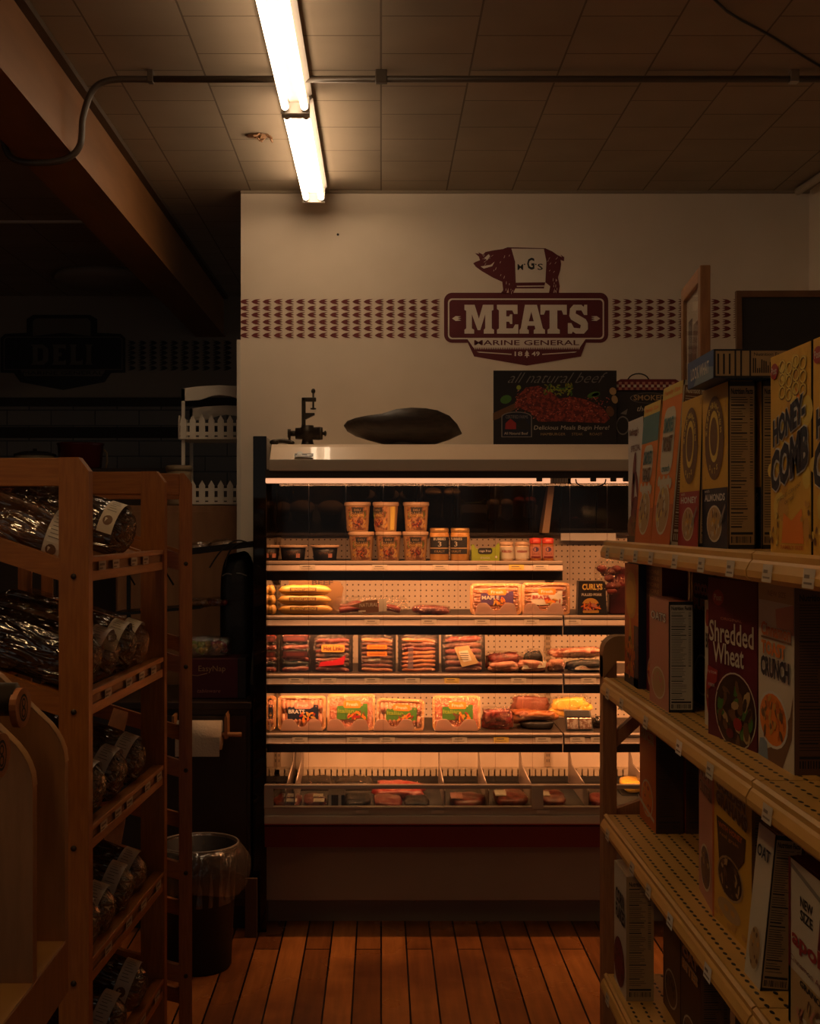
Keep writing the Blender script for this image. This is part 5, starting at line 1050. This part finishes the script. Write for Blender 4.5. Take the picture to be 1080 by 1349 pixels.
flat('long dark smoked pack lying behind the pale bacon pack on the third shelf', 638, 690, SZ[2], .075, linkbr, 5.32, .07, 1)
flat('pink bacon pack lying at the front of the third shelf', 645, 684, SZ[2], .045, mat('ham_pink', (.50, .16, .09), .35, col2=(.62, .30, .19), scale=30, contrast=.06), 5.22, .07, 2)
flat('cream striped bacon pack on the third shelf beside the pink one', 683, 722, SZ[2], .052, bacon, 5.22, .07, 3, [([(.1, .3), (.9, .45), (.95, .95), (.2, .8)], 'cream')])
flat('black backed flat pack at the back of the third shelf', 690, 716, SZ[2], .085, blackm, 5.34, .05, 4)
flat('brown bacon slab on top of the stack right of the third shelf join', 724, 796, SZ[2]+.055, .045, bacon, 5.27, .08, 5)
flat('brown bacon slab, lower left one right of the third shelf join', 722, 745, SZ[2], .055, bacon, 5.24, .07, 6)
flat('black backed pack with cream strip right of the third shelf join', 746, 800, SZ[2], .054, blackm, 5.23, .07, 7, [([(.2, .25), (.95, .2), (.95, .6), (.3, .72)], 'cream'), ([(.3, .3), (.6, .28), (.6, .45), (.35, .5)], 'pink')])
# shelf 4 trays
tray('tray of meat half hidden by the case end on the fourth shelf', 338, 363, 921, 966, 5.24, SZ[3], 'links', inks=('navy', 'white'), title='')
tray('tray of pale links with blue BRATS label on the fourth shelf', 366, 429, 921, 966, 5.24, SZ[3], 'links', title='BRATS', inks=('navy', 'white'))
tray('tray of dark links with green label on the fourth shelf', 431, 494, 919, 966, 5.24, SZ[3], 'ground', title='Italian', inks=('green', 'lime'))
tray('slightly twisted tray of pale links with green label on the fourth shelf', 495, 558, 925, 966, 5.24, SZ[3], 'links', title='Italian', inks=('green', 'lime'), skew=.04)
tray('tray of ground meat with green label standing apart on the fourth shelf', 570, 633, 922, 967, 5.24, SZ[3], 'ground', title='Italian', inks=('green', 'lime'))
for i, (a, b) in enumerate(((340, 356), (369, 424), (430, 486), (492, 546), (573, 630))):
    clip('scalloped clear tray stop on the fourth shelf, '+['cut by the case end', 'below the blue labelled tray', 'below the dark link tray', 'below the twisted tray', 'below the tray standing apart'][i], a, b, 5.19, SZ[3])
flat('crinkled bag of meat right of the last tray on the fourth shelf', 635, 678, SZ[3], .092, meat, 5.25, .06, 11)
flat('upright pack with pink label at the back of the fourth shelf', 672, 724, SZ[3]+.01, .125, mat('hide_brown', (.22, .06, .03), .4), 5.36, .04, 12, [([(.25, .45), (.95, .5), (.95, .9), (.25, .85)], 'pink')])
flat('open tray of orange meat in front on the fourth shelf', 674, 736, SZ[3]+.035, .045, linkor, 5.26, .08, 13)
flat('small black box under the orange meat tray on the fourth shelf', 690, 732, SZ[3], .036, blackm, 5.24, .06, 14, wr=False)
flat('yellow bagged item behind the silver tray on the fourth shelf', 727, 778, SZ[3]+.045, .085, mat('yellow_bag', (.82, .48, .06), .3), 5.32, .05, 15, [([(.3, .3), (.8, .3), (.7, .6), (.35, .6)], 'cream')])
t = thing('foil_tray', 'silver tray with glossy compartments on the fourth shelf', 'tray', (PX(763, 5.22), 5.22, SZ[3]), (-.35, 0, 0)); m = MB()
m.prism([(-.055, 0), (.06, 0), (.05, .09), (-.06, .09)], .0, .012, 'y', chrome); m.build('tray', t); m = MB(); foil = mat('foil_meat', (.35, .2, .14), .15, metal=.6, col2=(.7, .6, .5), scale=90, contrast=.1)
m.box(-.05, -.004, -.006, 0, .008, .055, foil, .002); m.box(.002, .052, -.006, 0, .008, .055, foil, .002); m.prism([(-.052, .06), (.048, .06), (.044, .086), (-.056, .086)], -.006, 0, 'y', col['black']); m.build('contents', t)
flat('dark flat pack at the right end of the fourth shelf', 782, 800, SZ[3], .05, blackm, 5.28, .07, 16)
# deck meats
DZ = .4865
def deck(label, px0, px1, D0, D1, h, mt, seed, lab=None, ty=True):
    x0, x1 = PX(px0, (D0+D1)/2), PX(px1, (D0+D1)/2); cx, cy = (x0+x1)/2, (D0+D1)/2; a, b = (x1-x0)/2, (D1-D0)/2
    t = thing('meat_tray', label, 'meat tray', (cx, cy, DZ), (.10, 0, 0), 'meat laid flat in the bottom well of the case')
    if ty: m = MB(); m.prism(rrect(-a, -b, a, b, .012), .0, .010, 'z', blackm); m.build('foam_tray', t)
    m = MB(); m.blob((0, 0, .010+h/2), (a*.92, b*.9, h/2), mt, 28, 10, .6, .6, .30, 26, seed); m.build('meat', t)
    m = MB(); m.blob((0, 0, .012+h/2), (a*.98, b*.97, h/2+.003), filmc, 28, 10, .5, .5, .12, 26, seed); m.build('film', t)
    if lab:
        m = MB()
        for (u0, v0, u1, v1, c_) in lab: m.box(a*u0, a*u1, b*v0, b*v1, .012+h, .0135+h, col[c_]); m.box(a*u0+.004, a*u1-.012, b*v0+.006, b*v0+.009, .0135+h, .0138+h, col['black'])
        m.build('label', t)
deck('labelled steak tray in the bottom well, leftmost of the pair', 358, 397, 5.0, 5.14, .030, meatd, 1, [(-.1, -.9, .75, -.3, 'cream'), (-.2, .0, .55, .55, 'cream')])
deck('labelled steak tray in the bottom well beside the striped carton', 399, 432, 5.0, 5.14, .030, meatd, 2, [(-.1, -.9, .75, -.3, 'cream'), (-.2, .0, .6, .55, 'cream')])
t = thing('striped_carton', 'black and white striped pack in the bottom well', 'carton', (PX(443, 5.05), 5.02, DZ)); m = MB(); m.box(-.035, .035, 0, .13, 0, .06, blackm, .002); F_ = plane((-.035, -.0005, 0), (1, 0, 0), (0, 0, 1)); m.rect(F_, .004, 0, .016, .06, col['white'], 1); m.rect(F_, .044, 0, .056, .06, col['white'], 1); m.build('carton', t)
deck('black tray with crinkled film in the bottom well left of the big red steak', 453, 488, 5.0, 5.16, .035, blackm, 3)
deck('big bright red steak tray in the middle of the bottom well', 490, 562, 5.16, 5.34, .045, meat, 4)
deck('smaller red steak tray at the glass below the big steak', 491, 530, 4.99, 5.13, .032, meat, 5)
deck('dark empty looking tray at the glass right of the smaller steak', 532, 566, 4.99, 5.13, .03, blackm, 6)
deck('red meat tray in the first divided bay of the bottom well', 592, 640, 5.0, 5.16, .035, meatd, 7, [(-.95, -.6, -.3, .4, 'pink')])
deck('red meat tray in the second divided bay of the bottom well', 650, 695, 5.0, 5.18, .045, meatd, 8, [(-.95, -.5, -.3, .3, 'cream')])
deck('red meat tray in the third divided bay of the bottom well', 712, 745, 5.0, 5.16, .040, meatd, 9, [(-.9, -.3, -.3, .4, 'cream')])
deck('red ground meat tray in the last bay of the bottom well', 776, 800, 5.0, 5.14, .035, meat, 10)
deck('yellow and black bagged tray in the bottom well beyond the shelving post', 815, 850, 5.28, 5.42, .05, mat('yellow_bag'), 11)
deck('dark tray row at the back left of the bottom well', 385, 440, 5.38, 5.52, .03, blackm, 12); deck('dark tray row at the back centre of the bottom well', 445, 492, 5.38, 5.52, .03, blackm, 13)
blackm = blackp_old
# ------------------------------------------------------------------ wooden bread racks
RA = -math.atan(.054)
RZ = [1.571, 1.290, 1.007, .727, .446, .165]
TILT = math.radians(18.5)
def rack(label, loc, ang, W_=.60, L=.72, steps=RZ, pwid=.063):
    t = thing('bread_rack', label, 'rack', loc, (0, 0, ang), 'wooden bread racks')
    H = 1.778
    def post(x0, x1, y0, y1, cham):
        m = MB(); c = .022
        if cham > 0: m.prism([(x0, 0), (x1, 0), (x1, H-c*1.3), (x1-c, H), (x0, H)], y0, y1, 'y', woodA)
        else: m.prism([(x0, 0), (x1, 0), (x1, H), (x0+c, H), (x0, H-c*1.3)], y0, y1, 'y', woodA)
        for z in steps: m.tube([((x0+x1)/2, y0-.003, z-.04), ((x0+x1)/2, y0, z-.04)], .006, mat('bolt_brown', (.05, .03, .02), .5), 8)
        m.build('post', t)
    for y in (0, L-.03):
        post(-pwid, 0, y, y+.03, 1); post(-W_, -W_+pwid, y, y+.03, -1)
        m = MB(); m.box(-W_+pwid, -pwid, y+.002, y+.024, H-.060, H-.001, woodAx, .002); m.build('end_rail', t)
    for z in steps:
        s = math.tan(TILT)
        for y in (.003, L-.025):
            m = MB(); x0, x1 = -W_+pwid, -pwid; zr = lambda x: z-.004+(-.06-x)*s
            m.prism([(x0, zr(x0)-.054), (x1, zr(x1)-.046), (x1, zr(x1)), (x0, zr(x0))], y, y+.022, 'y', woodAx); m.build('side_rail', t)
        m = MB(); m.box(-.022, -.004, .03, L-.03, z-.052, z-.030, woodAy, .002); m.box(-.030, -.002, .03, L-.03, z-.012, z, woodAy, .002); m.box(-.022, -.008, .03, L-.03, z-.030, z-.012, mat('oak_groove', (.26, .11, .03), .5))
        fr = m.build('front_rail', t)
        m = MB(); R = random.Random(int(z*1000)); F_ = plane((-.006, L-.05, z-.030), (0, -1, 0), (0, 0, 1)) if False else plane((-.003, .04, z-.031), (0, 1, 0), (0, 0, 1))
        u = R.uniform(.03, .1)
        while u < L-.14: m = MB(); m.rect(F_, u, 0, u+.055, .020, tag_m, 2); m.rect(F_, u+.006, .010, u+.045, .015, tag_ink, 3); m.rect(F_, u+.006, .003, u+.03, .006, tag_ink, 3); m.build('price_card', fr); u += R.uniform(.10, .18)
        for k in range(5):
            x = -.075-k*.118
            if x < -W_+.04: break
            zz = z-.010+(-.06-x)*s
            m = MB(); m.prism([(x-.045, zz+.045*s-.012), (x, zz-.012), (x, zz), (x-.045, zz+.045*s)], .025, L-.025, 'y', woodAy); m.build('slat', t)
    return t
R1 = (-.606, 2.58)
rack('tall wooden bread rack with sloping shelves at the left of the aisle', (R1[0], R1[1], 0), RA)
rack('second wooden bread rack standing just beyond the first', (-.516, 3.40, 0), math.radians(9.4), .46, .62, pwid=.034)
# loaves
crust = mat('bread_crust', (.26, .11, .035), .6, col2=(.16, .06, .018), scale=6, bump=.3, bscale=30)
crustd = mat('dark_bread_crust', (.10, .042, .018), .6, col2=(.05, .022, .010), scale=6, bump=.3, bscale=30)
bagm = film('bread_bag_film', .17, .07, (.84, .81, .76), 1.0, 11, (1, 3, 3), gl=(1, .97, .92))
labm = mat('loaf_label', (.74, .64, .50), .5)
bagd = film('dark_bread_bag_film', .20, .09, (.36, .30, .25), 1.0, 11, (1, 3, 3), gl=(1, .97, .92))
def make_loaf(dark, lab=True):
    t = thing('bread_loaf', 'x', 'bread', (0, 0, 0), group='bagged loaves on the bread rack')
    m = MB(); m.blob((-.15, 0, .055), (.145, .052, .052), crustd if dark else crust, 24, 14, .75, .8, .10, 12, 2); m.build('loaf', t)
    m = MB(); vs = []; fs = []; n_ = 26; st_ = [(-.40, .020), (-.385, .028), (-.36, .014), (-.33, .030), (-.30, .052), (-.24, .060), (-.15, .062), (-.06, .061), (-.01, .057), (.012, .045), (.022, .028), (.026, .004)]
    for i, (x, r) in enumerate(st_):
        for k in range(n_):
            a = 2*PI*k/n_; rr = r*(1+.09*noise.noise(Vector((x*14, math.cos(a)*2.2, math.sin(a)*2.2))))+.003*math.sin(k*2.2+i*1.7)*(1 if x < -.28 or x > 0 else .25)
            sq_ = (abs(math.cos(a))**4+abs(math.sin(a))**4)**-.12
            vs.append((x, rr*sq_*math.cos(a)*.96, max(.002, .057+rr*sq_*math.sin(a))))
    for i in range(len(st_)-1):
        for k in range(n_): q_ = i*n_+k; e_ = i*n_+(k+1) % n_; fs.append((q_, q_+n_, e_+n_, e_))
    m.add(vs, fs, bagd if dark else bagm, True); m.build('bag', t)
    if lab:
        m = MB(); F_ = lambda u, v, d: Vector((v-.045, -math.cos(u/.064)*-(.066+EPS*d)*0+math.sin(u/.064)*(.0665+EPS*d), .058+math.cos(u/.064)*(.0665+EPS*d)))
        m.rect(F_, -.075, 0, .085, .038, labm, 1, 14); 
        for k in range(9): m.rect(F_, -.02+k*.008, .006+.002*(k % 2), -.0185+k*.008, .030-.004*(k % 3), tag_ink, 2)
        m.ell(F_, -.045, .019, .012, .012, mat('loaf_label_brown', (.2, .1, .05), .6), 2, 12)
        m.build('label', t)
    return t
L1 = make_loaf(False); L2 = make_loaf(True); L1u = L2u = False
def place(local, zi, dark, label, yaw=0, roll=0, tilt=TILT, extra=0):
    global L1u, L2u
    x, y = local; z = RZ[zi]+.002+(-.06-x)*math.tan(TILT)+extra
    P = Matrix.Rotation(RA, 4, 'Z') @ Vector((x, y, 0)); loc = (R1[0]+P.x, R1[1]+P.y, z)
    rot = (roll, tilt, RA+yaw)
    src = L2 if dark else L1; used = L2u if dark else L1u
    if not used:
        src.location = loc; src.rotation_euler = rot; src['label'] = label
        if dark: L2u = True
        else: L1u = True
        return src
    return dup(src, loc, rot, label)
place((-.075, .16), 0, False, 'bagged loaf at the near end of the top rack shelf, mostly behind the post', .05, 1.2)
place((-.05, .44), 0, True, 'bagged loaf in crinkled film sticking out over the top rack shelf', -.05, .5, .30)
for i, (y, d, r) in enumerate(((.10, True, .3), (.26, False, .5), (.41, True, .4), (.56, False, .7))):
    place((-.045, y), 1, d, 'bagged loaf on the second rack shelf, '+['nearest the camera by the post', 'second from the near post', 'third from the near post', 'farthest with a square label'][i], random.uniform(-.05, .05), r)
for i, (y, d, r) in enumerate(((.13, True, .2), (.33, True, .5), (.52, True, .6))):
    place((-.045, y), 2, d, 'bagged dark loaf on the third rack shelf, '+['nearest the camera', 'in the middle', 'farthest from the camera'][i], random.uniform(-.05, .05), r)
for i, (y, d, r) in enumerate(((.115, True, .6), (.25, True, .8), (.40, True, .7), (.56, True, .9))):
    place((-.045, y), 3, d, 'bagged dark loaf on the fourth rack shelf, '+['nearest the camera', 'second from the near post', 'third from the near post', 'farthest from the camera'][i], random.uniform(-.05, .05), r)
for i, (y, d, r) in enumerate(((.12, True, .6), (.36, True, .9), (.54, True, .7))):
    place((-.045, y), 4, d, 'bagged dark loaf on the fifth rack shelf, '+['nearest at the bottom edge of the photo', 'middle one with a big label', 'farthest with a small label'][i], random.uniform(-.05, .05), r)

# ------------------------------------------------------------------ near wooden stand at lower left
t = thing('wooden_stand', 'wooden stand with rounded side panels close to the camera at lower left', 'stand', (-.75, 1.75, 0)); so = (.75, -1.75, 0)
wst = mat('stand_birch', (.38, .17, .05), .5, col2=(.32, .14, .038), scale=8, stretch=(10, 10, 1.5)); wed = mat('stand_birch_lit', (.42, .21, .055), .45)  # second birch tone paints lamplight on panel edges and rail top
for D in (1.708, 1.88, 2.05):
    xr = -.475; P = [(xr-.62, 0), (xr-.56, 0), (xr-.56, .93), (xr, .93), (xr, 1.28), (xr-.002, 1.298), (xr-.007, 1.312), (xr-.014, 1.325), (xr-.024, 1.338), (xr-.10, 1.412), (xr-.13, 1.43), (xr-.62, 1.43)]
    if D > 2: continue
    m = MB(); m.prism(P, D-.010, D+.010, 'y', wst)
    Pr = P[4:-1]
    for a, b in zip(Pr, Pr[1:]): m.add([(a[0]+.0008, D-.0105, a[1]+.0008), (b[0]+.0008, D-.0105, b[1]+.0008), (b[0]+.0008, D+.0105, b[1]+.0008), (a[0]+.0008, D+.0105, a[1]+.0008)], [(0, 1, 2, 3)], wed)
    m.build('side_panel', t, loc=so)
m = MB(); m.box(-.53, -.474, 1.30, 1.874, .93, 1.012, wst, .002); m.box(-.529, -.475, 1.30, 1.874, 1.010, 1.013, wed); m.build('base_rail', t, loc=so)
m = MB(); m.box(-1.095, -1.035, 1.30, 1.886, .0, .06, wst); m.build('foot', t, loc=so)
slice_m = mat('wood_slice', (.52, .20, .06), .5, col2=(.38, .12, .03), scale=30)
for i, (D, yy, xo) in enumerate(((1.80, 932, 22), (1.60, 995, -8))):
    xx, zz = PX(xo, D), PZ(yy, D); m = MB(); m.tube([(xx-.34, D, zz+.012), (xx, D, zz+.012)], .024, mat('dark_rod', (.06, .045, .03), .3), 14); r_ = m.build('rod', t, loc=so)
    m = MB(); m.M = Matrix.Translation((xx, D, zz)) @ Matrix.Rotation(math.radians(-5), 4, 'Z')
    m.prism([(.030*math.cos(a)*(1+.06*math.sin(3*a)), .030*math.sin(a)*(1+.05*math.cos(2*a))) for a in [k*PI/12 for k in range(24)]], 0, .010, 'x', slice_m)
    F_ = plane((.010, 0, 0), (0, 1, 0), (0, 0, 1)); m.ell(F_, 0, 0, .016, .020, col['black'], 1, 20, ring=.82); m.ell(F_, 0, .007, .007, .007, col['black'], 1, 14, ring=.6); m.ell(F_, 0, -.007, .008, .008, col['black'], 1, 14, ring=.6)
    o = m.build('end_disc', r_)

# ------------------------------------------------------------------ deli corner at the left, behind the racks
t = thing('tall_cabinet', 'plain brown cabinet against the edge of the white partition', 'cabinet', (-.95, 6.3, 0))
bc = mat('brown_cabinet', (.34, .16, .06), .55, col2=(.28, .13, .05), scale=5, stretch=(4, 4, 1))
m = MB(); m.box(-.35, .27, -.2, .2, 0, 1.73, bc, .003); m.build('carcass', t); m = MB(); m.box(-.34, -.03, -.212, -.202, .1, 1.70, bc, .002); m.build('door', t); m = MB(); m.box(-.025, .26, -.212, -.202, .1, 1.70, bc, .002); m.build('door', t)
pk = mat('white_picket', (.84, .76, .62), .6)
t = thing('picket_plant_stand', 'white picket fence tiered stand on the brown cabinet', 'stand', (-.78, 6.3, 1.733))
for y in (-.13, .13):
    for x in (-.20, .16):
        m = MB(); m.box(x-.008, x+.008, y-.008, y+.008, 0, .575 if y < 0 else .50, pk); m.build('post', t)
    m = MB(); h = .575 if y < 0 else .50; m.prism([(-.208, h-.06), (-.12, h-.055), (-.06, h-.035), (-.02, h-.03), (.03, h-.035), (.09, h-.055), (.168, h-.06), (.168, h), (.11, h+.012), (-.02, h+.018), (-.13, h+.012), (-.208, h)], y-.008, y+.008, 'y', pk); m.build('arched_rail', t)
for z in (.003, .325):
    m = MB(); m.box(-.215, .19, -.15, .15, z, z+.012, pk); m.box(-.215, .19, -.156, -.150, z+.018, z+.036, pk); m.box(-.215, .19, -.156, -.150, z+.066, z+.080, pk)
    for k in range(9):
        x = -.21+k*.046; m.prism([(x, z), (x+.030, z), (x+.030, z+.092), (x+.015, z+.118), (x, z+.092)], -.164, -.156, 'y', pk)
    for k in range(6):
        y = -.15+k*.05; m.prism([(y, z), (y+.03, z), (y+.03, z+.092), (y+.015, z+.118), (y, z+.092)], -.222, -.215, 'x', pk)
    m.build('picket_tray', t)
t = thing('canister', 'beige canister on the brown cabinet just above the bread rack', 'canister', (PX(238, 6.25), 6.2, 1.733)); m = MB(); m.lathe([(.06, 0), (.062, .01), (.062, .17)], mat('beige_tin', (.33, .24, .14), .5), 24); m.build('body', t); m = MB(); m.lathe([(.066, .17), (.067, .19), (.06, .197), (0, .198)], mat('beige_tin'), 24); m.build('lid', t)
t = thing('deli_cabinet', 'dark tall deli cabinet in the unlit corner behind the bread rack', 'cabinet', (-1.8, 7.1, 0)); m = MB(); m.box(-.6, .6, -.15, .3, 0, 1.95, mat('dark_deli_wood', (.05, .03, .02), .6), .004); m.build('carcass', t); m = MB(); m.box(-.58, -.01, -.165, -.152, .1, 1.9, mat('dark_deli_wood')); m.build('door', t); m = MB(); m.box(.01, .58, -.165, -.152, .1, 1.9, mat('dark_deli_wood')); m.build('door', t)  # one very dark brown wood for carcass and doors
t = thing('red_pail', 'dark red enamel pail with handle on the deli cabinet', 'pail', (PX(106, 7.1), 7.1, 1.953)); rp = mat('dark_red_enamel', (.10, .012, .012), .25); m = MB(); m.lathe([(.11, 0), (.118, .01), (.128, .13), (.134, .14), (.132, .146), (.124, .13), (.110, .012), (0, .01)], rp, 30); m.build('pail', t); m = MB(); m.tube([(.134, 0, .11), (.150, 0, .09), (.152, 0, .04), (.142, 0, .0)], .006, mat('worn_handle', (.3, .2, .1), .4), 8); m.build('handle', t)
t = thing('stock_pot', 'pale pot with black lid on the deli cabinet', 'pot', (PX(46, 7.1), 7.1, 1.953)); m = MB(); m.lathe([(.10, 0), (.112, .01), (.112, .075)], mat('pale_enamel', (.34, .27, .17), .4), 28); m.build('body', t); m = MB(); m.lathe([(.118, .075), (.118, .083), (.07, .098), (.012, .102), (.012, .115), (0, .116)], blackm, 28); m.build('lid', t)
# side counter
t = thing('side_counter', 'dark low counter beside the meat case holding napkins and fruit', 'counter', (-.82, 5.25, 0))
dc = mat('dark_counter', (.040, .022, .013), .45, col2=(.03, .016, .01), scale=4)
m = MB(); m.box(-.45, .295, -.24, .28, .10, .895, dc, .004); m.build('carcass', t); m = MB(); m.box(-.46, .300, -.26, .29, .895, .925, dc, .004); m.build('top', t)
m = MB(); m.box(-.43, -.08, -.252, -.242, .13, .87, dc, .003); d_ = m.build('door', t); m = MB(); m.tube([(-.11, -.275, .7), (-.11, -.275, .58)], .006, chrome, 8); m.build('handle', d_)
m = MB(); m.box(-.07, .28, -.252, -.242, .13, .87, dc, .003); m.build('door', t)
m = MB(); m.box(-.44, .28, -.20, .27, 0, .10, blackm); m.build('plinth', t)
t = thing('napkin_box', 'dark red napkin dispenser box on the counter', 'napkin box', (-.75, 5.08, .926)); m = MB(); m.box(-.07, .196, 0, .16, 0, .165, mat('napkin_red', (.085, .008, .018), .4), .004); m.box(.165, .199, -.002, .16, 0, .166, black, .002); m.build('case', t)
m = MB(); F_ = plane((-.07, -.0005, 0), (1, 0, 0), (0, 0, 1)); m.text(F_, 'EasyNap', .075, .105, .185, .135, col['tan'], 2); m.tube([(-.07+.04, -.002, .098), (.0, -.002, .094), (.04, -.002, .104)], .0012, col['tan'], 6); m.text(F_, 'tableware', .07, .025, .165, .040, col['pink'], 2, shear=.3); m.build('print', t)
pl = film('clamshell', .22, .08, (.9, .9, .86), .5, 60)
for i, (px, c1, c2) in enumerate(((264, 'lime', 'lemon'), (288, 'red', 'orange'))):
    t = thing('fruit_clamshell', ['clear clamshell of yellow fruit on the napkin box', 'clear clamshell of red and orange fruit on the napkin box'][i], 'fruit pack', (PX(px, 5.12), 5.14, 1.0935), group='clamshells of fruit')
    m = MB(); R = random.Random(i+5)
    for k in range(16): m.blob((R.uniform(-.03, .03), R.uniform(-.03, .03), .02+R.uniform(0, .035)), (.013, .013, .012), mat('fruit_'+[c1, c2][k % 2], [(.42, .45, .05), (.62, .42, .06)][k % 2] if i == 0 else [(.38, .03, .03), (.62, .24, .04)][k % 2], .3), 10, 6)
    m.build('fruit', t); m = MB(); m.blob((0, 0, .042), (.050, .048, .041), pl, 24, 12, .4, .4, .05, 40, i); m.build('clamshell', t)
t = thing('produce_stand', 'black wire stand with a sloping top tray above the counter', 'stand', (-.80, 5.2, .926))
wr = mat('black_wire', (.02, .017, .015), .35, metal=.5); m = MB(); m.box(-.06, -.045, .18, .2, 0, .60, wr); m.box(-.30, -.285, .18, .2, 0, .56, wr); m.box(.255, .27, .18, .2, 0, .64, wr); m.build('frame', t)
m = MB(); m.prism([(-.32, .545), (.29, .620), (.29, .645), (-.32, .575)], -.06, .2, 'y', wr); m.build('top_tray', t)
m = MB(); m.prism([(-.32, .33), (.05, .36), (.05, .372), (-.32, .342)], -.02, .2, 'y', wr)
for k in range(3): m.tube([(-.28+.08*k, -.04, .56), (-.22+.08*k, -.04, .46)], .004, wr, 6)
m.build('lower_tray', t)
for i, (px, y) in enumerate(((262, 0), (290, .02))):
    t = thing('wrapped_pack', ['crinkled clear pack on the sloping tray, left one', 'crinkled clear pack on the sloping tray, right one near the cables'][i], 'food pack', (PX(px, 5.2), 5.22+y, 1.505+.011*i+.012), (0, -.12, 0), 'clear packs on the sloping tray')
    m = MB(); m.blob((0, 0, .018), (.045, .05, .018), mat('pack_brown', (.14, .07, .035), .5, col2=(.3, .2, .13), scale=50), 16, 8, .6, .6, .3, 30, i); m.build('food', t); m = MB(); m.blob((0, 0, .022), (.05, .055, .024), bagm, 20, 10, .6, .6, .35, 34, i+3); m.build('wrap', t)
for i, px in enumerate((264, 285)):
    t = thing('fruit_pack', ['orange fruit in film on the lower wire tray, left one', 'dark red fruit in film on the lower wire tray, right one'][i], 'fruit pack', (PX(px, 5.2), 5.24, .926+.372+.002*i-.006), group='fruit on the lower wire tray'); m = MB()
    for k in range(8): m.blob((-.03+.02*(k % 4), -.02+.03*(k//4), .014), (.015, .015, .013), mat(['dim_orange', 'dim_red'][i], [(.35, .16, .03), (.22, .03, .02)][i], .35), 10, 6)
    m.build('fruit', t); m = MB(); m.blob((0, 0, .018), (.046, .04, .02), bagm, 18, 8, .6, .6, .2, 30, i); m.build('film', t)
m = MB(); m.tube(spline([(PX(276, 5.1), 5.1, PZ(748, 5.1)), (PX(290, 5.1), 5.1, PZ(727, 5.1)), (PX(308, 5.1), 5.1, PZ(713, 5.1)), (PX(324, 5.1), 5.1, PZ(714, 5.1)), (PX(338, 5.1), 5.12, PZ(724, 5.1))], 6), .0035, black, 6)
tag(m.build('cable'), 'black cable looping highest over the wire stand beside the case', 'cable')
m = MB(); m.tube(spline([(PX(296, 5.13), 5.13, PZ(748, 5.13)), (PX(302, 5.13), 5.13, PZ(727, 5.13)), (PX(315, 5.13), 5.13, PZ(716, 5.13)), (PX(330, 5.13), 5.13, PZ(716, 5.13)), (PX(342, 5.13), 5.14, PZ(730, 5.13))], 6), .0035, black, 6)
tag(m.build('cable'), 'lower black cable looping beside the case, inside the higher loop', 'cable')
t = thing('garment_bag', 'bulky glossy black bag slumped beside the meat case', 'bag', (-.625, 5.33, .93)); m = MB()
m.blob((.01, -.02, .30), (.070, .062, .31), mat('black_bag', (.012, .011, .011), .42, bump=.8, bscale=12), 24, 16, .55, .6, .30, 6, 4); m.build('bag', t); m = MB(); m.tube(spline([(-.045, -.072, .49), (-.025, -.082, .50), (-.005, -.085, .497)], 4), .003, mat('bag_glint', (.5, .47, .42), .3), 6); m.tube(spline([(.015, -.085, .502), (.035, -.082, .50), (.058, -.072, .49)], 4), .003, mat('bag_glint'), 6); m.build('zip', t)  # the pale zip tubes are the bag's highlight arcs built as shape, no fastener
# paper roll
t = thing('paper_towel_roll', 'white paper towel roll hanging on the counter front', 'paper towel', (PX(264, 4.93), 4.925, PZ(968, 4.93))); m = MB(); m.tube([(-.09, 0, 0), (.085, 0, 0)], .058, mat('towel_paper', (.60, .52, .40), .85, bump=.3, bscale=120), 28); m.prism([(-.058, -.075), (-.0565, -.075), (-.0565, .0), (-.058, .0)], -.09, .083, 'x', mat('towel_paper')); m.build('roll', t)
t = thing('roll_holder', 'wooden peg holder carrying the paper towel roll', 'holder', (PX(300, 4.93), 4.925, PZ(956, 4.93))); m = MB(); m.tube([(-.22, 0, -.034), (.055, 0, -.034)], .0095, bc, 10); m.build('peg', t); m = MB(); m.prism([(-.012, -.05), (.0, -.05), (.0, .03), (-.006, .05), (-.012, .03)], -.01, .085, 'y', bc); m.prism([(-.22, -.05), (-.21, -.05), (-.21, .04), (-.22, .04)], -.01, .085, 'y', bc); m.build('bracket', t)
# trash can
t = thing('trash_can', 'black round trash can with a clear liner folded over its rim', 'trash can', (PX(262, 4.62), 4.62, 0)); m = MB(); m.lathe([(.115, 0), (.12, .01), (.140, .435), (.144, .44), (.144, .448), (.137, .448), (.118, .02), (0, .02)], mat('can_black', (.007, .006, .006), .6), 36); m.build('can', t)
m = MB(); ln = haze('liner_film', (.42, .36, .28), .16, .10, .15); vs = []; fs = []; n_ = 40; ringp = [(.132, .25), (.136, .40), (.140, .456), (.150, .458), (.168, .435), (.188, .40), (.190, .35), (.172, .30)]
for i, (r, z) in enumerate(ringp):
    for k in range(n_): a = 2*PI*k/n_; q_ = 1+.03*math.sin(k*2.9+i)+.03*noise.noise(Vector((math.cos(a)*3, math.sin(a)*3, z*8))); vs.append((r*q_*math.cos(a), r*q_*math.sin(a), z+(.012*math.sin(3*a) if i > 5 else 0)))
for i in range(len(ringp)-1):
    for k in range(n_): q_ = i*n_+k; e_ = i*n_+(k+1) % n_; fs.append((q_, e_, e_+n_, q_+n_))
m.add(vs, fs, ln, True); m.tube([(.145*math.cos(2*PI*k/36), .145*math.sin(2*PI*k/36), .457) for k in range(37)], .0035, mat('liner_fold', (.28, .25, .21), .3), 6); m.build('liner', t)
m = MB(); m.box(PX(325, 5.0), PX(341, 5.0), 4.93, 4.945, .0, .235, mat('cardboard', (.10, .055, .028), .7), .002)
tag(m.build('cardboard_strip'), 'narrow brown board leaning at the foot of the case end', 'board')
